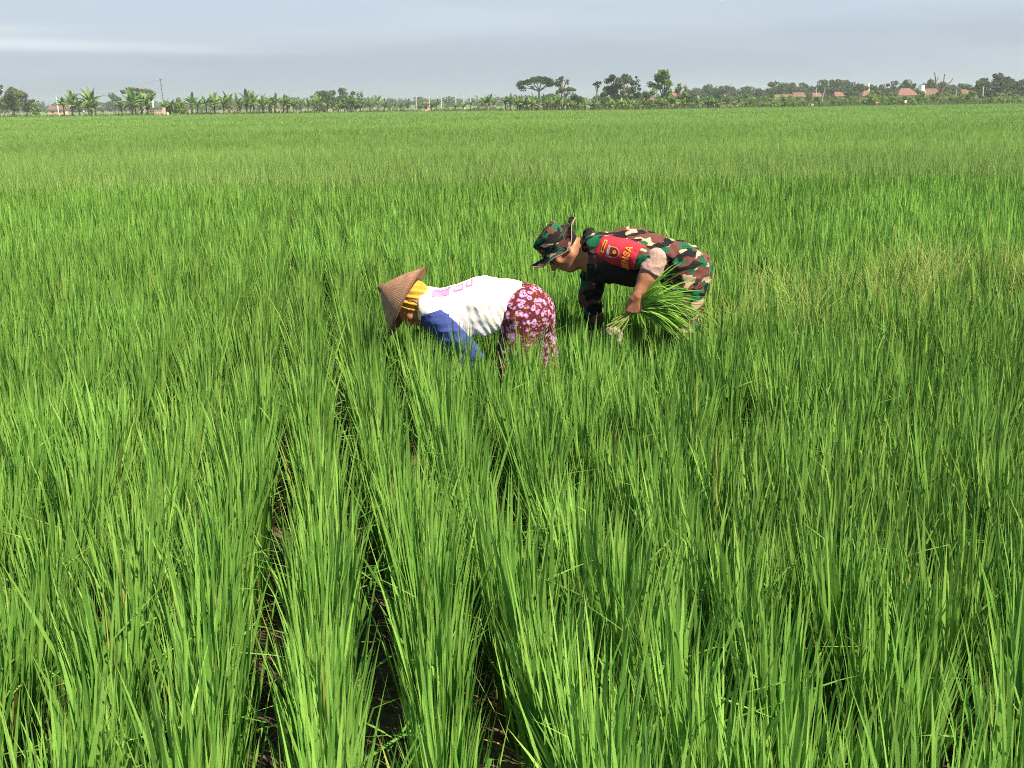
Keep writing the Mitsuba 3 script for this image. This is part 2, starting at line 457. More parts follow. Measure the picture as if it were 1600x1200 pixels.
class Form:
    """A body described by blended rounded shapes, meshed as one continuous surface."""

    def __init__(self):
        self.ops, self.cuts, self.bump = [], [], None

    def cap(self, a, b, ra, rb=None, k=0.03, sc=(1, 1, 1), sub=False):
        a, b, sc = V(*a), V(*b), V(*sc)
        rb = ra if rb is None else rb
        A, B = a / sc, b / sc
        ba = B - A
        L2 = max(ba @ ba, 1e-9)

        def fn(P):
            Q = P / sc - A
            t = np.clip(Q @ ba / L2, 0, 1)
            return (np.linalg.norm(Q - t[..., None] * ba, axis=-1) - (ra + (rb - ra) * t)) * sc.min()
        R = max(ra, rb) * sc
        self.ops.append((fn, np.minimum(a, b) - R, np.maximum(a, b) + R, k, sub))

    def ell(self, c, r, R=None, k=0.03, sub=False):
        c, r = V(*c), V(*r)
        M = np.eye(3) if R is None else np.asarray(R)         # columns: local axes

        def fn(P):
            q = (P - c) @ M
            k0 = np.linalg.norm(q / r, axis=-1)
            k1 = np.linalg.norm(q / (r * r), axis=-1)
            return k0 * (k0 - 1) / np.maximum(k1, 1e-9)
        ext = np.sqrt(((M * r) ** 2).sum(1))
        self.ops.append((fn, c - ext, c + ext, k, sub))

    def cut(self, point, normal):
        p, n = V(*point), V(*normal)
        n = n / np.linalg.norm(n)
        self.cuts.append(lambda P: (P - p) @ n)

    def value(self, P):
        D = np.full(P.shape[:-1], 1.0)
        for fn, lo, hi, k, sub in self.ops:
            d = fn(P)
            D = -smin(-D, d, k) if sub else smin(D, d, k)
        if self.bump is not None:
            D = D + self.bump(P)
        for c in self.cuts:
            D = np.maximum(D, c(P))
        return D

    def mesh(self, h, fine=()):
        adds = [o for o in self.ops if not o[4]]
        lo = np.min([o[1] for o in adds], 0) - 0.03
        hi = np.max([o[2] for o in adds], 0) + 0.03
        ax = []
        for d in range(3):
            edges = sorted([lo[d]] + [min(max(e, lo[d]), hi[d]) for b in fine for e in (b[0][d], b[1][d])] + [hi[d]])
            pts = []
            for e0, e1 in zip(edges[:-1], edges[1:]):
                if e1 - e0 < 1e-6:
                    continue
                m = (e0 + e1) / 2
                hh = min([h] + [b[2] for b in fine if b[0][d] <= m <= b[1][d]])
                n = max(1, int(math.ceil((e1 - e0) / hh)))
                pts.append(np.linspace(e0, e1, n + 1)[:-1])
            ax.append(np.concatenate(pts + [[hi[d]]]))
        X, Y, Z = ax
        D = np.full((len(X), len(Y), len(Z)), 1.0, np.float32)
        for fn, a, b, k, sub in self.ops:
            s = [slice(np.searchsorted(g, a[d] - k - 0.025), np.searchsorted(g, b[d] + k + 0.025)) for d, g in enumerate(ax)]
            P = np.stack(np.meshgrid(X[s[0]], Y[s[1]], Z[s[2]], indexing='ij'), -1)
            if P.size == 0:
                continue
            d = fn(P)
            w = D[s[0], s[1], s[2]]
            D[s[0], s[1], s[2]] = -smin(-w, d, k) if sub else smin(w, d, k)
        if self.bump is not None or self.cuts:
            I = np.argwhere(np.abs(D) < 0.06) if not self.cuts else np.argwhere(D < 0.06)
            P = np.stack([X[I[:, 0]], Y[I[:, 1]], Z[I[:, 2]]], -1)
            d = D[tuple(I.T)].astype(float)
            if self.bump is not None:
                d = d + self.bump(P)
            for c in self.cuts:
                d = np.maximum(d, c(P))
            D[tuple(I.T)] = d
        return nets(D, ax)


EDGES = [(a, b) for a in range(8) for b in range(a + 1, 8) if bin(a ^ b).count('1') == 1]
CORNER = np.array([[(c >> 0) & 1, (c >> 1) & 1, (c >> 2) & 1] for c in range(8)])


def nets(D, ax):
    S = D < 0
    nx, ny, nz = D.shape
    cnt = np.zeros((nx - 1, ny - 1, nz - 1), np.uint8)
    for c in CORNER:
        cnt += S[c[0]:nx - 1 + c[0], c[1]:ny - 1 + c[1], c[2]:nz - 1 + c[2]]
    I = np.argwhere((cnt > 0) & (cnt < 8))
    idx = np.full(cnt.shape, -1, np.int32)
    idx[tuple(I.T)] = np.arange(len(I))
    C = I[:, None, :] + CORNER[None]
    val = D[C[..., 0], C[..., 1], C[..., 2]].astype(float)
    pos = np.stack([ax[d][C[..., d]] for d in range(3)], -1)
    acc, num = np.zeros((len(I), 3)), np.zeros((len(I), 1))
    for a, b in EDGES:
        va, vb = val[:, a], val[:, b]
        on = (va < 0) != (vb < 0)
        t = np.where(on, va / np.where(on, va - vb, 1), 0)[:, None]
        acc += np.where(on[:, None], pos[:, a] + (pos[:, b] - pos[:, a]) * t, 0)
        num += on[:, None]
    v = acc / np.maximum(num, 1)
    F = []
    for d in range(3):
        e, g = (d + 1) % 3, (d + 2) % 3
        lo, hi = [slice(1, -1)] * 3, [slice(1, -1)] * 3
        lo[d], hi[d] = slice(0, -1), slice(1, None)
        flip = S[tuple(lo)] != S[tuple(hi)]
        K = np.argwhere(flip)
        off = np.ones(3, int)
        off[d] = 0
        K = K + off
        neg = S[K[:, 0], K[:, 1], K[:, 2]]
        cells = []
        for de, dg in ((-1, -1), (0, -1), (0, 0), (-1, 0)):
            q = K.copy()
            q[:, e] += de
            q[:, g] += dg
            cells.append(idx[tuple(q.T)])
        q = np.stack(cells, 1)
        q = np.where(neg[:, None], q, q[:, ::-1])
        F.append(q[(q >= 0).all(1)])
    return trimesh.Trimesh(v, np.vstack([np.vstack(F)[:, [0, 1, 2]], np.vstack(F)[:, [0, 2, 3]]]), process=False)


def frame(up, fwd):
    up = up / np.linalg.norm(up)
    fwd = fwd - up * (fwd @ up)
    fwd = fwd / np.linalg.norm(fwd)
    side = np.cross(fwd, up)
    return np.stack([side, fwd, up], 1)


def head(F, c, R, s=1.0):
    at = lambda x, y, z: c + R @ (V(x, y, z) * s)
    F.ell(at(0, -0.012, 0.03), V(0.074, 0.094, 0.086) * s, R, 0.02)
    F.ell(at(0, 0.026, -0.03), V(0.060, 0.068, 0.086) * s, R, 0.03)
    F.cap(at(-0.018, 0.052, -0.093), at(0.018, 0.052, -0.093), 0.024 * s, k=0.03)
    for q in (-1, 1):
        F.cap(at(0.052 * q, 0.0, -0.055), at(0.024 * q, 0.045, -0.095), 0.018 * s, k=0.03)
        F.ell(at(0.045 * q, 0.066, -0.018), V(0.02, 0.018, 0.018) * s, R, 0.02)
    F.cap(at(-0.032, 0.082, 0.026), at(0.032, 0.082, 0.026), 0.010 * s, k=0.012)
    for q in (-1, 1):
        F.ell(at(0.031 * q, 0.099, 0.006), V(0.016, 0.014, 0.010) * s, R, 0.012, sub=True)
        F.ell(at(0.031 * q, 0.083, 0.006), V(0.013, 0.012, 0.010) * s, R, 0.004)
    F.cap(at(0, 0.088, 0.012), at(0, 0.112, -0.030), 0.008 * s, 0.012 * s, k=0.012)
    for q in (-1, 1):
        F.ell(at(0.012 * q, 0.100, -0.034), V(0.009, 0.010, 0.008) * s, R, 0.008)
    F.cap(at(-0.020, 0.086, -0.056), at(0.020, 0.086, -0.056), 0.007 * s, k=0.006)
    F.cap(at(-0.017, 0.085, -0.068), at(0.017, 0.085, -0.068), 0.008 * s, k=0.006)
    for q in (-1, 1):
        F.ell(at(0.076 * q, -0.012, -0.004), V(0.010, 0.020, 0.032) * s, R, 0.008)
        F.ell(at(0.084 * q, -0.006, -0.004), V(0.006, 0.010, 0.016) * s, R, 0.006, sub=True)


def hand(F, wrist, d, n, thumb_side, s=1.0, curls=(0.9, 1.3, 1.0), spread=0.10, thumb_in=0.6):
    """d: wrist to knuckles, n: the way the palm faces, thumb_side: towards the thumb."""
    d, n = d / np.linalg.norm(d), n / np.linalg.norm(n)
    t = thumb_side - d * (thumb_side @ d)
    t = t / np.linalg.norm(t)
    n = np.cross(d, t) * np.sign(np.cross(d, t) @ n)
    root = [wrist + d * 0.088 * s * e + t * o * s for o, e in ((0.032, 0.97), (0.011, 1.0), (-0.010, 0.97), (-0.030, 0.88))]
    for q in root:
        F.cap(wrist + (q - wrist) * 0.12, q, 0.017 * s, 0.0115 * s, k=0.015)
    for i, q in enumerate(root):
        ln = (0.043, 0.047, 0.044, 0.034)[i] * s
        ang, p, r = 0.0, q, 0.0095 * s
        sp = spread * (1.5 - i)
        for j, c in enumerate(curls):
            ang += c * (1 + 0.06 * i)
            dirn = (d * math.cos(ang) + n * math.sin(ang)) + t * sp * math.cos(ang) * 0.5
            e = p + dirn / np.linalg.norm(dirn) * ln * (1.0, 0.66, 0.55)[j]
            F.cap(p, e, r, r * 0.9, k=0.004)
            p, r = e, r * 0.9
    p = wrist + d * 0.022 * s + t * 0.022 * s
    a = d * (0.62 + 0.2 * thumb_in) + t * (0.62 - 0.3 * thumb_in) + n * (0.25 + 0.25 * thumb_in)
    e = p + a / np.linalg.norm(a) * 0.045 * s
    F.cap(p, e, 0.017 * s, 0.0125 * s, k=0.015)
    a = d * 0.6 + t * (0.25 - thumb_in * 0.5) + n * (0.3 + thumb_in)
    e2 = e + a / np.linalg.norm(a) * 0.034 * s
    F.cap(e, e2, 0.0115 * s, 0.0105 * s, k=0.005)
    a = d * 0.35 - t * thumb_in * 0.6 + n * (0.3 + thumb_in)
    F.cap(e2, e2 + a / np.linalg.norm(a) * 0.026 * s, 0.0105 * s, 0.009 * s, k=0.005)


def lathe(profile, sides=64):
    p = np.asarray(profile, float)
    an = np.arange(sides) * 2 * np.pi / sides
    v = np.stack([p[:, None, 0] * np.cos(an), p[:, None, 0] * np.sin(an), np.repeat(p[:, 1:2], sides, 1)], -1)
    n = len(p)
    i, j = np.meshgrid(np.arange(n - 1), np.arange(sides), indexing='ij')
    q = np.stack([i * sides + j, i * sides + (j + 1) % sides, (i + 1) * sides + (j + 1) % sides, (i + 1) * sides + j], -1).reshape(-1, 4)
    return v.reshape(-1, 3), q


def stick(form, origin, inward, gap=0.0015, steps=40):
    """The points where rays from ORIGIN along INWARD meet the form, GAP outside it."""
    p = np.array(origin, float)
    for _ in range(steps):
        p = p + inward * ((form.value(p) - gap) * 0.8)[:, None]
    return p


def skin_colour(p, n, uv):
    a = fbm(p.x * 60, p.y * 60, p.z * 60, 3)
    return mix(mi.Color3f(0.27, 0.115, 0.060), mi.Color3f(0.40, 0.19, 0.110), a)


def camo(scale, cream=0.585, black=0.57, green=0.545):
    def fn(p, n, uv):
        x, y, z = p.x * scale, (p.y - 2.63) * scale, p.z * scale
        wx, wy = fbm(x * 1.3 + 31, y * 1.3, z * 1.3, 3) - 0.5, fbm(x * 1.3, y * 1.3 + 17, z * 1.3, 3) - 0.5
        a = x + 1.1 * wx + z * 0.6
        b = z * 1.5 - x * 0.5 + 1.1 * wy
        g = fbm(a * 0.9, y * 0.9, b * 1.1, 2)
        c = fbm(a * 1.15 + 40, y * 1.1, b * 1.5 + 9, 2)
        k = fbm(a * 1.0 + 80, y, b * 1.7 + 60, 2)
        col = mi.Color3f(0.115, 0.042, 0.040)
        col = dr.select(g > green, mi.Color3f(0.006, 0.105, 0.048), col)
        col = dr.select((c > cream), mi.Color3f(0.42, 0.33, 0.23), col)
        col = dr.select((k > black), mi.Color3f(0.010, 0.012, 0.012), col)
        weave = 0.9 + 0.2 * noise(p.x * 500, p.y * 500, p.z * 500)
        return col * weave
    return fn


def worley(p, s):
    x, y, z = p.x * s, p.y * s, p.z * s
    best, ident = mi.Float(9), mi.Float(0)
    for a in (-1, 0, 1):
        for b in (-1, 0, 1):
            for c in (-1, 0, 1):
                cx, cy, cz = dr.floor(x) + a, dr.floor(y) + b, dr.floor(z) + c
                r1, r2, r3 = cell_rand(cx, cy, cz), cell_rand(cx + 91, cy, cz), cell_rand(cx, cy + 57, cz)
                d = dr.sqrt(dr.square(cx + 0.15 + 0.7 * r1 - x) + dr.square(cy + 0.15 + 0.7 * r2 - y) + dr.square(cz + 0.15 + 0.7 * r3 - z))
                ident = dr.select(d < best, r1, ident)
                best = dr.minimum(best, d)
    return best, ident


def batik(p, n, uv):
    d, i = worley(p, 30.0)
    petal = d + 0.34 * (noise(p.x * 110, p.y * 110, p.z * 110) - 0.5)
    maroon = mi.Color3f(0.100, 0.017, 0.024)
    twig = fbm(p.x * 85 + 5, p.y * 85, p.z * 85, 2)
    col = dr.select(twig > 0.65, mi.Color3f(0.28, 0.09, 0.05), maroon)
    col = dr.select(twig > 0.72, mi.Color3f(0.45, 0.30, 0.22), col)
    lilac = mix(mi.Color3f(0.30, 0.15, 0.38), mi.Color3f(0.40, 0.20, 0.35), i)
    col = dr.select(petal < 0.43, lilac, col)
    col = dr.select(petal < 0.30, mi.Color3f(0.55, 0.40, 0.60), col)
    col = dr.select(petal < 0.19, mi.Color3f(0.16, 0.09, 0.42), col)
    return col


def straw(p, n, uv):
    # woven palm: rings along the slope (v) crossed by fine ribs (u)
    ring = 0.5 + 0.5 * dr.sin(uv.y * 150.0)
    rib = 0.5 + 0.5 * dr.sin(uv.x * 6.2831853 * 90.0)
    a = fbm(p.x * 35, p.y * 35, p.z * 35, 3)
    c = mix(mi.Color3f(0.25, 0.135, 0.082), mi.Color3f(0.40, 0.25, 0.16), a)
    return c * (0.78 + 0.18 * ring + 0.10 * rib)


def straw_height(p, n, uv):
    return 0.0008 * (0.5 + 0.5 * dr.sin(uv.y * 150.0)) + 0.0004 * dr.sin(uv.x * 6.2831853 * 90.0)


def cloth_height(p, n=None, uv=None):
    return 0.0006 * fbm(p.x * 90, p.y * 90, p.z * 90, 3)


def principled(name, col, rough=0.8, spec=0.3, bump=None, eps=1e-3, **more):
    b = {'type': 'principled', 'base_color': proc(col) if callable(col) else rgb(*col), 'roughness': rough, 'specular': spec, **more}
    if bump is not None:
        b = {'type': 'bumpmap', 'arbitrary': proc(bump, eps), 'scale': 1.0, 'b': b}
    scene[name] = {'type': 'twosided', 'b': b}


principled('skin_bsdf', skin_colour, 0.5, 0.4)
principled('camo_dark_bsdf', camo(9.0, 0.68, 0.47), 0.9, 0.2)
principled('camo_bsdf', camo(11.5, 0.615, 0.59, 0.55), 0.9, 0.2, lambda p, n, uv: cloth_height(p))
principled('camo_hat_bsdf', camo(14.0, 0.63, 0.56, 0.50), 0.9, 0.2)
principled('hair_bsdf', (0.012, 0.010, 0.009), 0.5, 0.4)
principled('white_shirt_bsdf', (0.80, 0.79, 0.77), 0.85, 0.2, lambda p, n, uv: cloth_height(p), sheen=0.2)
principled('blue_sleeve_bsdf', lambda p, n, uv: mi.Color3f(0.030, 0.052, 0.215) * (0.8 + 0.4 * fbm(p.x * 30, p.y * 30, p.z * 30, 3)), 0.8, 0.25, lambda p, n, uv: cloth_height(p))
principled('batik_bsdf', batik, 0.85, 0.2, lambda p, n, uv: cloth_height(p))
principled('straw_bsdf', straw, 0.75, 0.25, straw_height)
principled('straw_rim_bsdf', (0.16, 0.085, 0.05), 0.7, 0.3)
principled('yellow_scarf_bsdf', lambda p, n, uv: mix(mi.Color3f(0.42, 0.235, 0.025), mi.Color3f(0.60, 0.37, 0.055), fbm(p.x * 25, p.y * 25, p.z * 25, 2)), 0.75, 0.3)
principled('pink_print_bsdf', (0.74, 0.25, 0.50), 0.7, 0.3)
principled('chest_shade_bsdf', lambda p, n, uv: mi.Color3f(0.012, 0.013, 0.015) * (0.6 + 0.9 * fbm(p.x * 40, p.y * 40, p.z * 40, 3)), 0.9, 0.15)
principled('red_band_bsdf', lambda p, n, uv: mi.Color3f(0.46, 0.022, 0.044) * (0.85 + 0.3 * fbm(p.x * 20, p.y * 20, p.z * 20, 3)), 0.75, 0.3)
principled('orange_letter_bsdf', (0.80, 0.33, 0.03), 0.6, 0.3)
principled('crest_dark_bsdf', (0.17, 0.018, 0.016), 0.7, 0.3)
principled('crest_grey_bsdf', (0.33, 0.31, 0.32), 0.7, 0.3)
principled('cuff_bsdf', (0.36, 0.255, 0.225), 0.85, 0.2, lambda p, n, uv: cloth_height(p))
principled('root_mud_bsdf', lambda p, n, uv: mix(mi.Color3f(0.10, 0.075, 0.06), mi.Color3f(0.42, 0.36, 0.30), fbm(p.x * 90, p.y * 90, p.z * 90, 3)), 0.8, 0.4)


def nfold(P, sc, seed, octaves=3):
    return meshkit.fbm(P * V(*sc), octaves, seed) - 0.5


def creases(P, sc, seed):
    """Sharp-edged folds: ridges of warped noise."""
    w = P * V(*sc) + 0.7 * meshkit.noise(P * 11, seed + 1)[..., None]
    a = 1 - np.abs(2 * meshkit.noise(w, seed) - 1)
    b = 1 - np.abs(2 * meshkit.noise(w * 2.1, seed + 7) - 1)
    return (a ** 3 - 0.35) + 0.45 * (b ** 3 - 0.35)


# ---------------------------------------------------------------- the woman in the cone hat
def build_woman():
    k = numbered('person')
    tag(k, 'person in a brown cone hat and white shirt bending down into the rice', 'person')
    crown, face = V(-0.89, 0.06, 0.45), V(-0.45, -0.12, -0.89)
    R = frame(crown, face)
    hc = V(-0.492, 3.79, 0.618)
    B = Form()
    head(B, hc, R, 0.98)
    B.cap(hc - R[:, 2] * 0.06 - R[:, 1] * 0.015, (-0.40, 3.81, 0.60), 0.048, 0.052)
    B.cap((-0.36, 3.82, 0.60), (0.0, 3.82, 0.635), 0.075, 0.085, 0.05, (1, 1.5, 1))
    B.ell((0.085, 3.82, 0.565), (0.115, 0.145, 0.115), k=0.05)
    arms = [((-0.37, 3.69, 0.560), (-0.21, 3.60, 0.385), (-0.29, 3.53, 0.185), 1), ((-0.39, 3.95, 0.555), (-0.30, 4.03, 0.345), (-0.37, 3.97, 0.16), -1)]
    for a, b, c, q in arms:
        a, b, c = V(*a), V(*b), V(*c)
        B.cap(a, b, 0.046, 0.038)
        B.cap(b, c, 0.037, 0.024)
        hand(B, c, (c - b) + V(-0.02, 0, -0.05), V(-0.25, 0.5 * q, 0), V(-1, 0, 0.1), 0.92, (0.5, 0.7, 0.5))
    legs = [((0.06, 3.745, 0.55), (0.005, 3.70, 0.27), (0.03, 3.73, -0.10)), ((0.11, 3.90, 0.545), (0.165, 3.95, 0.27), (0.165, 3.98, -0.10))]
    for a, b, c in legs:
        B.cap(a, b, 0.080, 0.055, 0.05)
        B.cap(b, c, 0.052, 0.035)
        B.cap(c, V(*c) + V(-0.17, -0.03, -0.03), 0.034, 0.026)
    wr = [(V(*arms[0][2]) - 0.12, V(*arms[0][2]) + V(0.08, 0.1, 0.06), 0.0045), (hc - 0.13, hc + 0.13, 0.005)]
    add(k + '__body', B.mesh(0.009, wr), 'skin_bsdf', smooth=True)

    # white shirt with folds that hang from the back
    S = Form()
    S.cap((-0.365, 3.82, 0.600), (-0.15, 3.82, 0.635), 0.083, 0.098, 0.05, (1, 1.5, 1))
    S.cap((-0.15, 3.82, 0.640), (0.04, 3.82, 0.615), 0.099, 0.112, 0.05, (1, 1.45, 1))
    S.cap((-0.405, 3.74, 0.585), (-0.405, 3.90, 0.585), 0.060, k=0.05)
    S.cap((-0.425, 3.765, 0.625), (-0.425, 3.875, 0.625), 0.062, k=0.04)
    S.cap((-0.38, 3.70, 0.575), (-0.33, 3.68, 0.545), 0.062, 0.062, k=0.03)
    S.cap((-0.39, 3.94, 0.57), (-0.35, 3.96, 0.545), 0.062, 0.06, k=0.03)
    S.cap((-0.23, 3.705, 0.545), (-0.225, 3.675, 0.455), 0.045, 0.012, k=0.035, sc=(1.3, 0.6, 1))
    S.cap((-0.25, 3.712, 0.580), (-0.06, 3.715, 0.575), 0.055, k=0.05, sc=(1, 0.7, 1))
    S.cap((-0.22, 3.708, 0.550), (-0.10, 3.710, 0.535), 0.045, k=0.05, sc=(1, 0.7, 1))
    S.cap((-0.12, 3.70, 0.55), (-0.14, 3.69, 0.50), 0.045, 0.018, k=0.035, sc=(1.3, 0.6, 1))

    def bump(P):
        low = np.clip((0.675 - P[..., 2]) / 0.09, 0, 1)
        hang = np.clip((P[..., 0] + 0.30) / 0.12, 0, 1) * low
        s = P[..., 0] + 0.45 * (P[..., 2] - 0.6) + 0.05 * (meshkit.noise(P * 9, 3) - 0.5)
        ridge = np.abs(((s / 0.038 + 1.6 * meshkit.noise(P * V(7, 6, 3), 5)) % 1.0) - 0.5) * 2
        return -0.0050 * hang * (0.4 + meshkit.noise(P * V(9, 4, 4), 12)) * (ridge - 0.5) + nfold(P, (16, 16, 16), 7) * 0.010 - creases(P, (13, 8, 5), 9) * 0.0040
    S.bump = bump
    S.cuts.append(lambda P: P[..., 0] - 0.022 - 0.30 * (P[..., 2] - 0.66) + 0.020 * np.sin(P[..., 1] * 38) + 0.03 * (meshkit.noise(P * 14, 2) - 0.5))
    S.cut((-0.462, 3.80, 0.63), (-1, 0, 0.05))
    add(k + '__shirt', S.mesh(0.0065), 'white_shirt_bsdf', smooth=True)
    labels[k + '__shirt'] = {'label': 'white shirt with a pink print across the upper back'}

    # pink print on the upper back: a filled block, strokes and thin frames
    pieces = []

    def patch(s0, s1, a0, a1, skew=0.0):
        n, m = 10, 8
        s, a = np.meshgrid(np.linspace(s0, s1, n), np.linspace(a0, a1, m), indexing='ij')
        ax0 = V(-0.36, 3.82, 0.600) + (V(-0.15, 3.82, 0.635) - V(-0.36, 3.82, 0.600)) * (s.ravel() * 1.22 + 0.012)[:, None] / 0.21
        an = np.radians(a.ravel())
        rad = np.stack([np.zeros_like(an), -np.sin(an), np.cos(an)], -1)
        p = stick(S, ax0 + rad * 0.26, -rad, 0.0025)
        i, j = np.meshgrid(np.arange(n - 1), np.arange(m - 1), indexing='ij')
        q = np.stack([i * m + j, (i + 1) * m + j, (i + 1) * m + j + 1, i * m + j + 1], -1).reshape(-1, 4)
        pieces.append(trimesh.Trimesh(p, np.vstack([q[:, [0, 1, 2]], q[:, [0, 2, 3]]]), process=False))
    patch(-0.035, 0.035, 38, 58)
    patch(-0.030, 0.040, 29, 35)
    patch(-0.028, -0.005, 12, 28)
    patch(0.012, 0.040, 14, 20)
    patch(0.018, 0.042, 23, 27)
    patch(0.052, 0.092, 46, 52)
    patch(0.050, 0.058, 40, 52)
    patch(0.085, 0.093, 14, 50)
    patch(0.050, 0.085, 24, 28)
    patch(0.060, 0.086, 14, 18)
    patch(0.102, 0.126, 44, 48)
    patch(0.124, 0.131, 12, 50)
    patch(0.104, 0.110, 12, 42)
    add(k + '__shirt__print', trimesh.util.concatenate(pieces), 'pink_print_bsdf', smooth=True)
    labels[k + '__shirt__print'] = {'label': 'pink block print across the upper back'}

    # blue sleeves
    for idx, (a, b, c, q) in enumerate(arms):
        L = Form()
        a, b, c = V(*a), V(*b), V(*c)
        L.cap(a + V(0.0, -0.012 * q, -0.005), b, 0.070, 0.058, 0.03)
        L.cap(b, c + (b - c) * 0.12, 0.057, 0.042, 0.03)
        L.bump = lambda P: nfold(P, (18, 18, 18), 13) * 0.022 - creases(P, (9, 13, 24), 15) * 0.009
        L.cut(a + V(-0.015, 0, 0.038), V(-0.30, 0, 1))
        add(k + '__sleeve' + ('' if idx == 0 else '_001'), L.mesh(0.007), 'blue_sleeve_bsdf', smooth=True)
    labels[k + '__sleeve'] = {'label': 'loose blue sleeve of the near arm'}

    # batik trousers
    Tt = Form()
    Tt.ell((0.078, 3.82, 0.560), (0.137, 0.172, 0.133), k=0.05)
    Tt.cap((0.05, 3.82, 0.605), (-0.03, 3.82, 0.622), 0.098, 0.090, 0.05, (1, 1.4, 1))
    for (a, b, c), r0 in zip(legs, (0.112, 0.105)):
        Tt.cap(V(*a), V(*b), r0, 0.082, 0.05)
        Tt.cap(b, V(*c) + V(0, 0, 0.08), 0.080, 0.066, 0.03)
    Tt.bump = lambda P: nfold(P, (14, 14, 8), 23) * 0.020 - creases(P, (15, 15, 8), 25) * 0.006
    add(k + '__trousers', Tt.mesh(0.0075), 'batik_bsdf', smooth=True)
    labels[k + '__trousers'] = {'label': 'maroon batik trousers with lilac flowers'}

    # yellow scarf round head and neck
    C = Form()
    C.ell(hc + R @ V(0, -0.016, 0.02), V(0.079, 0.096, 0.090), R, 0.03)
    C.cap(hc - R[:, 2] * 0.02 - R[:, 1] * 0.03, (-0.425, 3.81, 0.622), 0.072, 0.050, 0.04)
    C.cap(hc - R[:, 2] * 0.09 + R[:, 1] * 0.03, (-0.42, 3.81, 0.575), 0.055, 0.055, 0.04)

    def fold(P):
        q = (P - hc) @ R
        an = np.arctan2(q[..., 0], -q[..., 1])
        return -0.013 * np.abs(((an * 2.8 + q[..., 2] * 9 + 0.8 * meshkit.noise(P * 12, 2)) % 1.0) - 0.5) * 2 + 0.008
    C.bump = fold
    C.ell(hc + R @ V(0, 0.085, -0.03), V(0.055, 0.075, 0.085), R, 0.01, sub=True)
    add(k + '__scarf', C.mesh(0.005), 'yellow_scarf_bsdf', smooth=True)
    labels[k + '__scarf'] = {'label': 'yellow headscarf under the cone hat'}

    # cone hat
    apex, rim = V(-0.655, 3.77, 0.706), V(-0.517, 3.765, 0.636)
    axis = apex - rim + V(0, 0.012, 0)
    hgt = np.linalg.norm(axis)
    M = frame(axis, V(0, 1, 0.2))
    prof = [(0.001 + 0.187 * s, hgt * (1 - s) + 0.012 * math.sin(math.pi * s) * (1 if s > 0.0 else 0)) for s in np.linspace(0, 1, 30)]
    inner = [(max(r - 0.004, 0.0005), z - 0.006) for r, z in prof[::-1]]
    full = prof + inner
    v, q = lathe(full, 72)
    wob = (meshkit.fbm(v * 14, 3, 4) - 0.5) * 0.012
    v = v * (1 + wob[:, None])
    uv = np.stack([np.tile(np.arange(72) / 72.0, len(full)), np.repeat([1 - z / hgt for _, z in full], 72)], 1)
    add(k + '__hat', (v @ M.T + rim, q), 'straw_bsdf', smooth=True, uv=uv)
    labels[k + '__hat'] = {'label': 'brown woven cone-shaped hat'}
    an = np.linspace(0, 2 * np.pi, 73)
    ring = tube(np.stack([0.187 * np.cos(an), 0.187 * np.sin(an), an * 0], 1), 0.0045, 6)
    ring.vertices = ring.vertices @ M.T + rim
    add(k + '__hat__rim', ring, 'straw_rim_bsdf', smooth=True)
    tv, tq = lathe([(0.0, 0.020), (0.012, 0.016), (0.022, 0.001), (0.033, -0.018)], 16)
    tv = tv + V(0, 0, hgt - 0.006)
    add(k + '__hat__tip', (tv @ M.T + rim, tq), 'straw_rim_bsdf', smooth=True)


SHIFT[0] = 2.37
build_woman()


